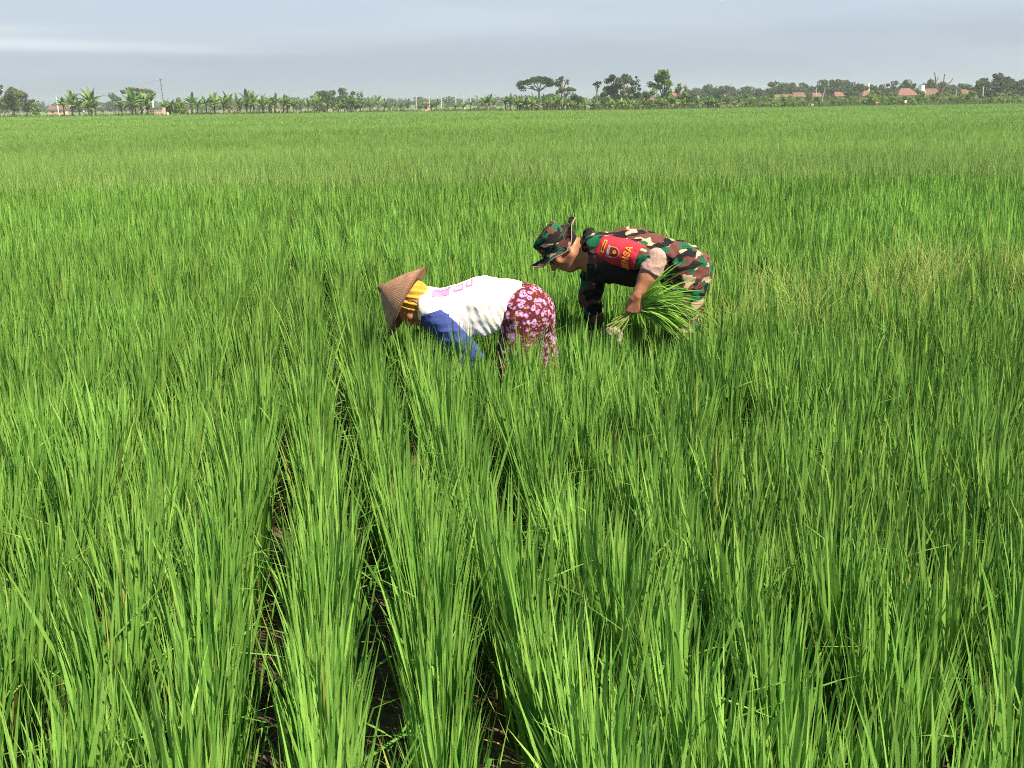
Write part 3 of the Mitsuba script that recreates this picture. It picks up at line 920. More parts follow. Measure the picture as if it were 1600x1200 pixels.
# ---------------------------------------------------------------- the man in camouflage
def build_soldier():
    k = numbered('person')
    tag(k, 'person in green and brown camouflage with a red armband stooping and gripping pulled seedlings', 'person')
    crown, face = V(-0.79, 0.0, 0.61), V(-0.60, -0.10, -0.78)
    R = frame(crown, face)
    hc = V(0.292, 4.32, 0.796)
    s = 1.08
    B = Form()
    head(B, hc, R, s)
    B.cap(hc - R[:, 2] * 0.055 - R[:, 1] * 0.02, (0.44, 4.33, 0.795), 0.060, 0.068)
    B.cap((0.50, 4.33, 0.745), (0.88, 4.33, 0.715), 0.115, 0.100, 0.06, (1, 1.4, 1))
    B.ell((0.985, 4.33, 0.675), (0.12, 0.155, 0.12), k=0.05)
    sh, el, wr = V(0.555, 4.17, 0.812), V(0.785, 4.06, 0.742), V(0.684, 4.0, 0.572)
    B.cap(sh, el, 0.055, 0.045, 0.04)
    B.cap(el, el + (wr - el) * 0.45, 0.045, 0.045, 0.03)
    B.cap(el + (wr - el) * 0.4, wr, 0.045, 0.030, 0.03)
    hand(B, wr, V(-0.17, -0.02, -0.98), V(0.05, 1, 0), V(-1, 0, -0.25), 1.05, (1.25, 1.35, 0.9), 0.03, 1.0)
    sf, ef, wf = V(0.50, 4.47, 0.745), V(0.462, 4.50, 0.48), V(0.49, 4.44, 0.30)
    B.cap(sf, ef, 0.055, 0.043, 0.04)
    B.cap(ef, wf, 0.042, 0.028)
    hand(B, wf, V(-0.05, -0.1, -1), V(0, -1, 0), V(-1, 0, 0), 1.0, (0.5, 0.7, 0.5))
    legs = [(V(0.985, 4.23, 0.665), V(0.950, 4.20, 0.315), V(0.955, 4.22, -0.12)), (V(0.995, 4.42, 0.665), V(0.985, 4.45, 0.315), V(1.01, 4.46, -0.12))]
    for a, b, c in legs:
        B.cap(a, b, 0.090, 0.062, 0.05)
        B.cap(b, c, 0.06, 0.042)
        B.cap(c, c + V(-0.20, -0.02, -0.03), 0.040, 0.032)
    fine = [(V(0.60, 3.94, 0.42), V(0.73, 4.09, 0.60), 0.0035), (hc - 0.15, hc + 0.15, 0.0045)]
    add(k + '__body', B.mesh(0.009, fine), 'skin_bsdf', smooth=True)
    for q, nm in ((-1, 'eye'), (1, 'eye_001')):
        e = trimesh.creation.icosphere(2, 0.0115 * s)
        e.apply_translation(hc + R @ (V(0.031 * q, 0.0855, 0.006) * s))
        add(f'{k}__{nm}', e, 'hair_bsdf', smooth=True)

    S = Form()
    S.cap((0.515, 4.33, 0.748), (0.70, 4.33, 0.745), 0.135, 0.142, 0.06, (1, 1.35, 1))
    S.cap((0.70, 4.33, 0.745), (0.93, 4.33, 0.700), 0.142, 0.130, 0.06, (1, 1.3, 1))
    S.cap((0.47, 4.22, 0.79), (0.47, 4.45, 0.77), 0.075, 0.075, 0.06)
    S.cap(sh + V(-0.02, 0.01, 0), el + (sh - el) * 0.05, 0.067, 0.059, 0.03)
    S.cap(sf, sf * 0.7 + ef * 0.3, 0.082, 0.076, 0.035)
    ad = (el - sh) / np.linalg.norm(el - sh)

    def bump(P):
        t = ((P - sh) @ ad) / np.linalg.norm(el - sh)
        r = np.linalg.norm(P - sh - np.clip(t, 0, 1)[..., None] * (el - sh), axis=-1)
        calm = np.clip((r - 0.10) / 0.05, 0.40, 1)
        sag = nfold(P, (11, 11, 11), 33) * 0.026 - creases(P, (11, 9, 13), 35) * 0.010
        s2 = P[..., 0] * 0.8 + P[..., 2] * 0.9
        wave = np.abs(((s2 / 0.075 + 1.3 * meshkit.noise(P * 6, 6)) % 1) - 0.5) * 2
        return calm * (sag - 0.010 * np.clip((P[..., 0] - 0.72) / 0.15, 0, 1) * (wave - 0.5))
    S.bump = bump
    S.cut((0.935, 4.33, 0.700), (0.69, 0, -0.73))
    S.cut((0.428, 4.33, 0.80), (-1, 0, -0.05))
    S.cut(el + V(0.055, 0, -0.03), V(0.5, 0, -1))
    add(k + '__shirt', S.mesh(0.007), 'camo_bsdf', smooth=True)
    labels[k + '__shirt'] = {'label': 'camouflage field shirt with one sleeve rolled up'}

    N = Form()
    N.cap(sf, ef, 0.080, 0.062, 0.035)
    N.cap(ef, wf + V(0, 0, 0.04), 0.062, 0.048, 0.03)
    N.bump = lambda P: nfold(P, (18, 18, 18), 37) * 0.020 - creases(P, (12, 12, 20), 38) * 0.009
    add(k + '__sleeve', N.mesh(0.007), 'camo_dark_bsdf', smooth=True)  # darker pattern than the shirt, standing in for shade on the far arm
    # collar and dark neck scarf
    C = Form()
    cn = frame(V(-0.95, 0, 0.18), V(0, 0, -1))
    for i in range(16):
        a0, a1 = i / 16 * 2 * math.pi, (i + 1) / 16 * 2 * math.pi
        q = lambda a: V(0.430, 4.33, 0.795) + cn[:, 0] * 0.080 * math.cos(a) + cn[:, 1] * 0.085 * math.sin(a)
        C.cap(q(a0), q(a1), 0.026, k=0.02)
    C.bump = lambda P: nfold(P, (30, 30, 30), 41) * 0.026
    add(k + '__collar', C.mesh(0.006), 'camo_dark_bsdf', smooth=True)

    Tt = Form()
    Tt.ell((0.985, 4.33, 0.665), (0.145, 0.188, 0.140), k=0.05)
    for (a, b, c), r0 in zip(legs, (0.118, 0.115)):
        Tt.cap(a, b, r0, 0.086, 0.05)
        Tt.cap(b, c + V(0, 0, 0.06), 0.084, 0.070, 0.03)
    Tt.bump = lambda P: nfold(P, (12, 12, 9), 43) * 0.026 - creases(P, (11, 11, 14), 45) * 0.010
    add(k + '__trousers', Tt.mesh(0.0075), 'camo_bsdf', smooth=True)
    labels[k + '__trousers'] = {'label': 'camouflage trousers'}

    # rolled cuff with the pale inside of the cloth turned out
    U = Form()
    fd = (wr - el) / np.linalg.norm(wr - el)
    U.cap(el + V(0.006, -0.004, 0.018), el + fd * 0.052, 0.058, 0.066, 0.02)
    U.bump = lambda P: nfold(P, (26, 26, 26), 47) * 0.012 - creases(P, (22, 22, 22), 48) * 0.005
    U.cut(el + fd * 0.075, fd)
    U.cut(el - ad * 0.055, -ad)
    add(k + '__cuff', U.mesh(0.005), 'cuff_bsdf', smooth=True)
    labels[k + '__cuff'] = {'label': 'rolled-up pale khaki cuff above the bare forearm'}

    # black shell added over chest and belly in place of deep shade
    Sd = Form()
    Sd.cap((0.50, 4.33, 0.742), (0.70, 4.33, 0.739), 0.142, 0.149, 0.06, (1, 1.36, 1))
    Sd.cap((0.70, 4.33, 0.739), (0.80, 4.33, 0.725), 0.149, 0.142, 0.06, (1, 1.33, 1))
    Sd.bump = lambda P: bump(P) * 0.8
    Sd.cuts = [lambda P: (P - V(0.6, 4.33, 0.725)) @ V(-0.10, 0.10, 0.99) + 0.02 * (meshkit.noise(P * 9, 4) - 0.5), lambda P: P[..., 0] - 0.80 - 0.25 * (P[..., 2] - 0.65), lambda P: 0.425 - P[..., 0]]
    add(k + '__chest_shade', Sd.mesh(0.007), 'chest_shade_bsdf', smooth=True)
    labels[k + '__chest_shade'] = {'label': 'black shell standing in for the shade under the chest'}

    # red armband round the upper arm
    A = Form()
    A.ops = list(S.ops)
    A.bump = lambda P: S.bump(P) - 0.004
    inner = lambda P: S.value(P) + 0.006
    A.cuts = [lambda P: -inner(P), lambda P: (P - sh) @ -ad - 0.055, lambda P: (P - sh) @ ad - 0.175,
              lambda P: np.linalg.norm(P - sh - np.clip((P - sh) @ ad, -0.1, 0.3)[..., None] * ad, axis=-1) - 0.084,
              lambda P: (P - (sh + V(0, 0, 0.072))) @ V(-0.15, 0.62, 0.78)]
    add(k + '__armband', A.mesh(0.006), 'red_band_bsdf', smooth=True)
    labels[k + '__armband'] = {'label': 'red armband with orange lettering and a crest'}

    # what is printed on it, laid onto the sleeve
    up0 = V(0, 0, 1) - ad * ad[2]
    up0 /= np.linalg.norm(up0)
    out0 = np.cross(ad, up0)
    if out0[1] > 0:
        out0 = -out0

    def lay(mesh2d, s0, ang0, gap, key, bsdf):
        """Local y runs along the arm towards the shoulder, local x up round the sleeve, from s0 and ang0."""
        m = mesh2d
        v = np.array(m.vertices)
        s1 = s0 - v[:, 1]
        an = ang0 + v[:, 0] / 0.069
        rad = np.cos(an)[:, None] * out0 + np.sin(an)[:, None] * up0
        o = sh + ad * s1[:, None]
        p = stick(S, o + rad * 0.16, -rad, gap) + rad * v[:, 2:3]
        add(key, trimesh.Trimesh(p, m.faces, process=False), bsdf)

    def flat(poly, n=0.012):
        m = trimesh.creation.extrude_polygon(poly, 0.0012, engine='earcut')
        while m.edges_unique_length.max() > n:
            m = m.subdivide_to_size(n)
        return m
    from shapely.geometry import Polygon, Point, box as sbox
    txt = meshkit.text_mesh('BABINSA', 0.036, 0.0015, bold=True)
    txt = txt.subdivide_to_size(0.012)
    w = txt.bounds[1, 0]
    lay(txt, 0.135, 0.86 - w / 0.069, 0.0055, k + '__armband__lettering', 'orange_letter_bsdf')
    labels[k + '__armband__lettering'] = {'label': 'orange capital letters round the armband'}
    shield = Polygon([(-0.030, 0.024), (0.022, 0.026), (0.026, -0.004), (0.012, -0.026), (-0.012, -0.028), (-0.030, -0.010)])
    lay(flat(shield), 0.045, -0.02, 0.0055, k + '__armband__crest', 'crest_dark_bsdf')
    lay(flat(shield.buffer(0.003).difference(shield.buffer(-0.001))), 0.045, -0.02, 0.0060, k + '__armband__crest_border', 'cuff_bsdf')
    lay(flat(Point(0, -0.003).buffer(0.010).difference(Point(0, -0.003).buffer(0.004))), 0.045, -0.02, 0.0072, k + '__armband__crest_ring', 'orange_letter_bsdf')
    lay(flat(sbox(-0.034, 0.026, 0.028, 0.040)), 0.045, -0.02, 0.0056, k + '__armband__crest_bar', 'crest_grey_bsdf')
    lay(flat(sbox(-0.036, -0.008, 0.034, 0.010)), -0.018, 0.22, 0.0055, k + '__armband__name_tab', 'orange_letter_bsdf')
    lay(flat(sbox(-0.028, -0.003, 0.026, 0.005)), -0.018, 0.22, 0.0068, k + '__armband__name_tab_mark', 'crest_dark_bsdf')

    # short hair under the hat
    H = Form()
    H.ell(hc + R @ (V(0, -0.014, 0.028) * s), V(0.077, 0.097, 0.089) * s, R)
    H.cut(hc + R @ V(0, 0.02, -0.012), R @ V(0, 0.75, -0.65))
    add(k + '__hair', H.mesh(0.006), 'hair_bsdf', smooth=True)

    # floppy field hat
    prof = [(0.001, 0.100), (0.05, 0.101), (0.082, 0.097), (0.092, 0.088), (0.097, 0.055), (0.101, 0.022), (0.104, 0.004), (0.115, -0.002), (0.135, -0.010), (0.155, -0.018), (0.172, -0.024)]
    top = prof
    low = [(r - (0.003 if r < 0.104 else 0), z - 0.004) for r, z in prof[::-1]]
    full = top + low
    v, q = lathe(full, 80)
    an = np.arctan2(v[:, 1], v[:, 0])
    rr = np.hypot(v[:, 0], v[:, 1])
    br = np.clip((rr - 0.102) / 0.07, 0, 1)
    v[:, 2] += br * (0.040 * np.cos(2 * an - math.pi) * np.where(v[:, 1] < 0, 0.75, 1.0) + 0.012 * np.sin(5 * an + 0.6) + 0.012)
    v[:, :2] *= (1 + br * 0.05 * np.cos(2 * an - math.pi))[:, None]
    v += ((meshkit.fbm(v * 24, 3, 6) - 0.5) * 0.012)[:, None] * np.stack([np.cos(an), np.sin(an), an * 0 + 1], 1)
    Mh = np.stack([R[:, 0], R[:, 1], R[:, 2]], 1)
    pos = hc + R @ V(0, 0.0, 0.042)
    add(k + '__hat', (v @ Mh.T + pos, q), 'camo_hat_bsdf', smooth=50)
    labels[k + '__hat'] = {'label': 'floppy camouflage field hat with a turned-up brim'}
    rim_i = np.arange(80)
    rim = v[(len(top) - 1) * 80 + rim_i]
    rt = tube(np.vstack([rim, rim[:1]]), 0.0028, 5)
    rt.vertices = rt.vertices @ Mh.T + pos
    add(k + '__hat__brim_edge', rt, 'cuff_bsdf', smooth=True)
    bn = tube(np.stack([0.1025 * np.cos(np.linspace(0, 2 * np.pi, 60)), 0.1025 * np.sin(np.linspace(0, 2 * np.pi, 60)), np.full(60, 0.016)], 1), 0.006, 6)
    bn.vertices = bn.vertices @ Mh.T + pos
    add(k + '__hat__band', bn, 'hair_bsdf', smooth=True)


SHIFT[0] = 2.63
build_soldier()


def build_bundle():
    k = numbered('seedling_bundle')
    tag(k, 'bundle of pulled green rice seedlings in the fist of the person in camouflage', 'seedlings')
    r = np.random.default_rng(51)
    grip = V(0.672, 4.020, 0.492)
    out = V(0.93, -0.10, 0.28)
    n = 220
    a = np.clip(r.normal(0.05, 0.36, n), -0.75, 0.75)
    b = r.normal(0, 0.16, n)
    d = np.stack([np.cos(a) * 0.93 - np.sin(a) * 0.30, -0.12 + b, np.cos(a) * 0.30 + np.sin(a) * 0.93], 1)
    d[:, 2] += 0.02
    d /= np.linalg.norm(d, axis=1, keepdims=True)
    segs = 6
    t = np.linspace(0, 1, segs + 1)
    L = r.uniform(0.26, 0.46, n)
    v, f, uv = [], [], []
    for i in range(n):
        c = grip + r.normal(0, 0.006, 3) + d[i] * (t * L[i])[:, None] - V(0, 0, 1) * ((t ** 2.3) * L[i] * r.uniform(0.15, 0.80))[:, None]
        w = np.cross(d[i], r.normal(0, 1, 3))
        w /= np.linalg.norm(w)
        pr = np.minimum(1, 0.5 + 1.6 * t) * (1 - t ** 3) * r.uniform(0.006, 0.011) / 2
        at = len(v) * (2 * segs + 2)
        v.append(np.vstack([c - w * pr[:, None], c + w * pr[:, None]]))
        kk = np.arange(segs)
        f.append(np.vstack([np.stack([kk, segs + 1 + kk, segs + 2 + kk], 1), np.stack([kk, segs + 2 + kk, kk + 1], 1)]) + at)
        uv.append(np.stack([np.full(2 * segs + 2, r.random()), np.tile(0.12 + 0.8 * t, 2)], 1))
    scene[k + '__leaf_blades'] = ribbon((np.vstack(v), np.vstack(f), np.vstack(uv)), 'cut_leaf_bsdf')
    labels[k + '__leaf_blades'] = {'kind': 'stuff'}
    st = []
    for i in range(26):
        o = r.normal(0, 0.011, 3)
        e = V(0.560, 4.0, 0.395) + r.normal(0, 0.024, 3)
        st.append(tube([grip + o + V(0.03, 0, 0.012), grip + o, (grip + e) / 2 + r.normal(0, 0.004, 3), e], [0.0032, 0.0036, 0.0036, 0.003], 5))
    add(k + '__stems', trimesh.util.concatenate(st), 'weed_bsdf', smooth=True)
    labels[k + '__stems'] = {'kind': 'stuff', 'label': 'yellowish stems below the fist'}
    Rt = Form()
    Rt.ell((0.552, 3.995, 0.372), (0.040, 0.036, 0.030), k=0.02)
    Rt.ell((0.575, 4.01, 0.350), (0.034, 0.03, 0.036), k=0.02)
    Rt.ell((0.590, 3.99, 0.315), (0.018, 0.02, 0.035), k=0.02)
    Rt.bump = lambda P: nfold(P, (60, 60, 40), 55) * 0.030
    add(k + '__roots', Rt.mesh(0.005), 'root_mud_bsdf', smooth=True)
    labels[k + '__roots'] = {'label': 'pale muddy root clump'}


build_bundle()
SHIFT[0] = 0.0

# ------------------------------------------------------------------ the far side of the paddy (all in metres: x, distance, heights)
BANANAS = {
    'A': [(-95.1, 176.7, 4.9), (-94.6, 177.8, 5.5), (-93.4, 177.4, 4.7), (-90.1, 173.2, 4.6), (-91.9, 178.7, 5.2), (-90.6, 178.4, 6.7), (-88.2, 175.8, 4.9)],
    'B': [(-80.7, 172.3, 4.2), (-78.2, 169.1, 5.3), (-78.1, 170.7, 5.5), (-78.4, 173.6, 5.7), (-77.6, 173.8, 6.0), (-76.2, 172.7, 5.4), (-73.6, 169.0, 4.1)],
    'C': [(-72.3, 169.4, 4.2), (-71.3, 171.0, 4.3)],
    'D': [(-63.7, 165.9, 4.6), (-61.5, 163.3, 3.9), (-60.7, 163.1, 4.3), (-61.5, 168.1, 4.1), (-60.7, 167.7, 4.9), (-58.9, 166.5, 4.4), (-57.0, 163.3, 4.6), (-57.8, 168.7, 4.8), (-56.5, 167.5, 3.9), (-56.2, 168.7, 4.4), (-54.1, 165.1, 3.8), (-54.1, 167.7, 4.9), (-53.1, 167.5, 4.1), (-52.4, 168.2, 4.6), (-51.5, 168.7, 4.7), (-49.3, 165.0, 3.9), (-49.7, 168.5, 4.3), (-48.4, 168.5, 3.7), (-46.6, 164.9, 4.6), (-45.5, 164.1, 4.2), (-44.3, 163.9, 4.2), (-44.9, 169.0, 4.6), (-42.5, 163.3, 3.7)],
    'E': [(-44.7, 178.8, 4.1), (-42.7, 175.6, 3.6), (-41.6, 175.9, 3.8), (-40.4, 176.8, 4.4), (-40.0, 181.0, 3.6), (-38.9, 180.9, 4.1), (-37.0, 177.9, 3.4), (-36.0, 177.9, 4.0), (-34.1, 177.4, 4.4), (-33.4, 177.3, 3.4), (-32.5, 180.8, 4.0), (-30.5, 178.0, 3.5), (-29.3, 175.5, 3.9), (-28.4, 179.7, 4.1), (-26.6, 177.2, 3.4)],
    'F': [(-24.3, 174.7, 2.8), (-22.4, 172.5, 2.8), (-20.8, 172.3, 3.1), (-19.2, 173.0, 2.3), (-18.1, 173.9, 2.7), (-16.1, 173.8, 2.6), (-14.8, 172.9, 2.8), (-13.1, 174.0, 2.2), (-11.1, 174.1, 2.5), (-9.5, 173.1, 2.2), (-8.4, 174.7, 2.8)],
    'G': [(-5.5, 168.1, 3.4), (-4.6, 169.3, 3.7), (-3.7, 167.9, 3.5), (-2.6, 168.9, 3.0)],
    'H': [(-0.6, 147.8, 3.5), (0.5, 146.8, 3.6), (1.3, 144.3, 3.2), (2.2, 145.9, 3.5), (2.9, 145.2, 3.0), (3.9, 146.8, 3.3), (4.9, 147.7, 3.5), (5.6, 145.4, 2.8), (6.4, 144.0, 3.3), (7.0, 145.7, 2.8), (7.9, 144.7, 3.1), (9.0, 146.2, 3.6), (10.0, 147.7, 3.1), (10.7, 147.3, 3.3), (11.8, 147.5, 2.5)],
    'I': [(12.3, 135.6, 2.1), (13.2, 138.7, 2.7), (14.2, 138.8, 1.9), (14.7, 137.3, 2.8), (15.3, 136.4, 2.0), (16.6, 140.8, 2.2), (17.6, 140.8, 2.4), (18.1, 138.6, 2.1), (19.4, 140.9, 2.7), (19.8, 137.5, 1.9), (20.9, 140.9, 2.1), (21.0, 136.7, 2.5), (21.9, 135.7, 1.9), (22.6, 137.7, 2.7)],
    'J': [(25.7, 145.7, 2.6), (26.9, 146.8, 2.0), (27.5, 147.0, 3.0), (29.0, 148.2, 2.2), (29.6, 147.2, 3.2), (31.2, 148.5, 2.7), (31.7, 146.5, 2.6), (33.3, 150.5, 1.8), (33.8, 148.3, 3.0), (35.1, 149.7, 2.2), (36.2, 148.5, 3.1), (36.9, 148.8, 2.5), (38.5, 150.5, 2.6), (38.6, 147.4, 1.7), (39.4, 146.2, 2.8), (41.4, 150.0, 2.2), (42.4, 150.0, 3.0)],
    'K': [(46.6, 151.6, 1.8), (48.7, 153.7, 2.0), (49.1, 149.9, 1.8)],
    'L': [(70.1, 160.3, 2.2), (70.3, 159.0, 3.2), (74.8, 160.5, 1.4), (75.1, 157.4, 1.4)],
    'M': [(91.6, 151.9, 1.5), (92.4, 151.0, 2.0), (94.1, 151.3, 1.4), (96.5, 153.0, 1.6)],
}
TREES = [
    ('broad_tree', 'tall dark tree at the far left edge of the village trees', -143.1, 230, 9.4, 1.8, 2.7, 'dense'),
    ('broad_tree', 'broad leaning tree with a sunlit top at the left end of the field', -129.8, 215, 7.8, 3.7, 1.6, 'lean'),
    ('broad_tree', 'round dark tree beside the broad leaning tree', -132.3, 225, 6.3, 1.8, 1.5, 'dense'),
    ('shrub', 'grey-green shrub at the foot of the round dark tree', -124.4, 215, 3.8, 1.7, 1.0, 'shrub'),
    ('umbrella_tree', 'flat-topped dark tree rising behind the banana clump at the utility pole', -108.6, 240, 8.2, 4.9, 5.2, 'flat'),
    ('broad_tree', 'pale hazy tree between the two left banana clumps', -201.9, 420, 9.4, 4.3, 1.5, 'dense'),
    ('shrub', 'bright green leafy shrub beside the utility pole', -69.3, 172, 3.9, 2.3, 0.5, 'shrub'),
    ('shrub', 'low bright green mound of weeds at the field edge far left', -92.4, 160, 1.4, 1.1, 0.9, 'shrub'),
    ('broad_tree', 'dark tree behind the banana row, left one of three joined crowns', -50.8, 225, 5.8, 3.0, 0.7, 'dense'),
    ('broad_tree', 'tallest of the three joined dark crowns behind the banana row', -47.8, 230, 6.6, 3.2, 0.7, 'dense'),
    ('broad_tree', 'dark tree behind the banana row, right one of three joined crowns', -43.7, 235, 5.9, 3.1, 0.6, 'dense'),
    ('umbrella_tree', 'wide flat-crowned acacia-like tree standing above the bananas', 6.1, 165, 7.4, 4.7, 4.1, 'acacia'),
    ('umbrella_tree', 'smaller flat crown beside the wide flat-crowned tree', 11.2, 170, 7.4, 1.6, 5.0, 'acacia'),
    ('umbrella_tree', 'low olive sunlit crown under the flat-crowned trees', 11.5, 160, 4.9, 2.4, 3.1, 'flat'),
    ('tufted_tree', 'thin tree with a single dark tuft of leaves at its tip', 16.3, 150, 6.1, 0.8, 4.2, 'tuft'),
    ('broad_tree', 'dark bushy tree left part above the bananas, with narrow fork', 20.8, 165, 7.2, 1.6, 2.6, 'dense'),
    ('broad_tree', 'wide dark bushy tree in the middle of the skyline', 23.5, 165, 7.2, 3.1, 1.3, 'open'),
    ('broad_tree', 'small dark crown at the right of the wide bushy tree', 26.0, 166, 6.8, 1.0, 1.8, 'dense'),
    ('big_leaf_tree', 'tall bright tree with large leaves and several upright limbs', 29.4, 155, 7.6, 2.8, 1.2, 'bigleaf'),
    ('big_leaf_tree', 'lower yellowish tree with large leaves beside the tall bright one', 32.8, 156, 5.3, 1.5, 1.5, 'bigleaf'),
]
FAR_TREES = [(71.1, 313, 6.5, 3.4, 'dense'), (76.0, 317, 7.5, 3.7, 'dense'), (81.0, 317, 6.7, 3.7, 'dense'), (88.6, 324, 7.2, 3.6, 'dense'), (101.5, 349, 7.0, 3.8, 'dense'), (96.9, 317, 5.7, 3.0, 'dense'), (103.1, 320, 8.7, 3.5, 'dense'), (94.9, 283, 7.4, 3.1, 'dense'), (102.4, 293, 7.8, 3.4, 'dense'), (116.4, 320, 7.5, 3.5, 'dense'), (113.5, 303, 6.7, 2.8, 'dense'), (110.4, 284, 8.3, 3.6, 'dense'), (114.8, 286, 8.5, 3.1, 'dense'), (129.5, 314, 8.7, 3.2, 'dense'), (122.0, 286, 6.9, 2.9, 'dense'), (131.7, 301, 6.9, 2.8, 'dense'), (129.2, 285, 6.3, 2.9, 'dense'), (129.3, 279, 6.8, 2.2, 'dense'), (148.7, 314, 8.4, 2.7, 'dense'), (140.0, 288, 7.8, 2.7, 'dense'), (138.2, 277, 6.6, 2.2, 'dense'), (158.5, 310, 6.7, 2.4, 'dense'), (147.0, 281, 7.9, 3.1, 'dense'), (170.1, 317, 6.7, 3.0, 'dense'), (164.9, 299, 6.8, 2.8, 'dense'), (181.4, 322, 6.4, 2.5, 'dense'), (130.0, 227, 6.5, 1.8, 'dense'), (135.8, 233, 6.8, 2.0, 'dense'), (134.4, 226, 8.0, 2.3, 'dense'), (147.6, 243, 7.5, 2.3, 'dense'), (150.7, 243, 6.7, 2.3, 'dense'), (144.2, 228, 6.6, 2.3, 'dense'), (153.3, 237, 7.1, 2.6, 'dense')]
SHRUBS = [(49.8, 168, 2.2, 1.6), (60.1, 191, 1.9, 1.6), (52.4, 163, 2.0, 1.5), (64.9, 192, 2.0, 1.8), (60.4, 174, 1.9, 1.4), (63.3, 178, 1.7, 1.4), (67.6, 183, 1.8, 1.4), (60.9, 161, 1.6, 1.6), (64.9, 165, 1.7, 1.5), (74.6, 184, 1.7, 1.5), (80.8, 193, 2.7, 1.4), (72.4, 169, 1.6, 1.7), (74.1, 167, 2.4, 1.5), (78.4, 173, 2.4, 1.5), (81.8, 175, 2.2, 1.7), (87.9, 184, 2.1, 1.6), (86.7, 178, 1.6, 1.8), (97.2, 193, 2.5, 1.5), (86.9, 171, 2.0, 1.2), (90.0, 172, 2.1, 1.8), (97.3, 182, 2.4, 1.9), (102.2, 187, 2.0, 1.5), (95.5, 170, 2.2, 1.8), (108.0, 190, 2.1, 1.5), (99.2, 170, 1.4, 1.2), (96.5, 162, 1.8, 1.3), (99.0, 163, 1.4, 1.4), (104.6, 169, 2.0, 1.4), (109.7, 175, 1.3, 1.4)]


def tone(c0, c1, f=0.4):
    def fn(p, n, uv):
        return mix(mi.Color3f(*c0), mi.Color3f(*c1), dr.clip(0.65 * uv.x + 0.5 * noise(p.x * f, p.y * f, p.z * f) - 0.1, 0, 1))
    return fn


scene['tree_dark_bsdf'] = leaf_bsdf(tone((0.030, 0.062, 0.026), (0.095, 0.150, 0.055)), 0.5)
scene['tree_olive_bsdf'] = leaf_bsdf(tone((0.08, 0.12, 0.045), (0.20, 0.25, 0.09)), 0.5)
scene['tree_bright_bsdf'] = leaf_bsdf(tone((0.07, 0.15, 0.035), (0.24, 0.36, 0.09)), 0.5)
scene['banana_leaf_bsdf'] = leaf_bsdf(lambda p, n, uv: mix(mi.Color3f(0.08, 0.19, 0.05), mi.Color3f(0.36, 0.46, 0.15), uv.x * uv.x), 0.4, 0.7)
scene['banana_dry_bsdf'] = leaf_bsdf(lambda p, n, uv: mix(mi.Color3f(0.14, 0.08, 0.05), mi.Color3f(0.33, 0.23, 0.14), uv.x), 0.7, 0.4)
principled('banana_stem_bsdf', lambda p, n, uv: mix(mi.Color3f(0.10, 0.06, 0.04), mi.Color3f(0.25, 0.18, 0.12), fbm(p.x * 3, p.y * 3, p.z * 1.2, 3)), 0.7)
principled('bark_bsdf', lambda p, n, uv: mix(mi.Color3f(0.09, 0.07, 0.055), mi.Color3f(0.24, 0.20, 0.16), fbm(p.x * 4, p.y * 4, p.z * 1.5, 3)), 0.9)
principled('dead_wood_bsdf', lambda p, n, uv: mix(mi.Color3f(0.08, 0.06, 0.055), mi.Color3f(0.20, 0.155, 0.13), fbm(p.x * 4, p.y * 4, p.z * 1.5, 3)), 0.9)
principled('roof_tile_bsdf', lambda p, n, uv: mix(mi.Color3f(0.16, 0.080, 0.060), mi.Color3f(0.25, 0.135, 0.105), fbm(p.x * 1.5, p.y * 1.5, p.z * 5, 3)), 0.85)
principled('roof_brown_bsdf', lambda p, n, uv: mix(mi.Color3f(0.12, 0.070, 0.055), mi.Color3f(0.20, 0.125, 0.095), fbm(p.x * 1.5, p.y * 1.5, p.z * 5, 3)), 0.85)
principled('wall_white_bsdf', lambda p, n, uv: mi.Color3f(0.70, 0.70, 0.66) * (0.8 + 0.3 * fbm(p.x, p.y, p.z * 2, 3)), 0.9)
principled('wall_pink_bsdf', lambda p, n, uv: mi.Color3f(0.58, 0.40, 0.33) * (0.75 + 0.4 * fbm(p.x * 2, p.y * 2, p.z * 3, 3)), 0.9)
principled('dark_opening_bsdf', (0.04, 0.04, 0.045), 0.4)
principled('concrete_bsdf', lambda p, n, uv: mi.Color3f(0.52, 0.51, 0.48) * (0.75 + 0.4 * fbm(p.x * 3, p.y * 3, p.z, 3)), 0.9)
principled('dark_pole_bsdf', (0.10, 0.095, 0.09), 0.8)
principled('white_paint_bsdf', (0.80, 0.80, 0.78), 0.5)
principled('orange_cloth_bsdf', (0.62, 0.22, 0.05), 0.9)
principled('dark_cloth_bsdf', (0.03, 0.035, 0.05), 0.9)
principled('yellow_cloth_bsdf', (0.70, 0.45, 0.06), 0.9)


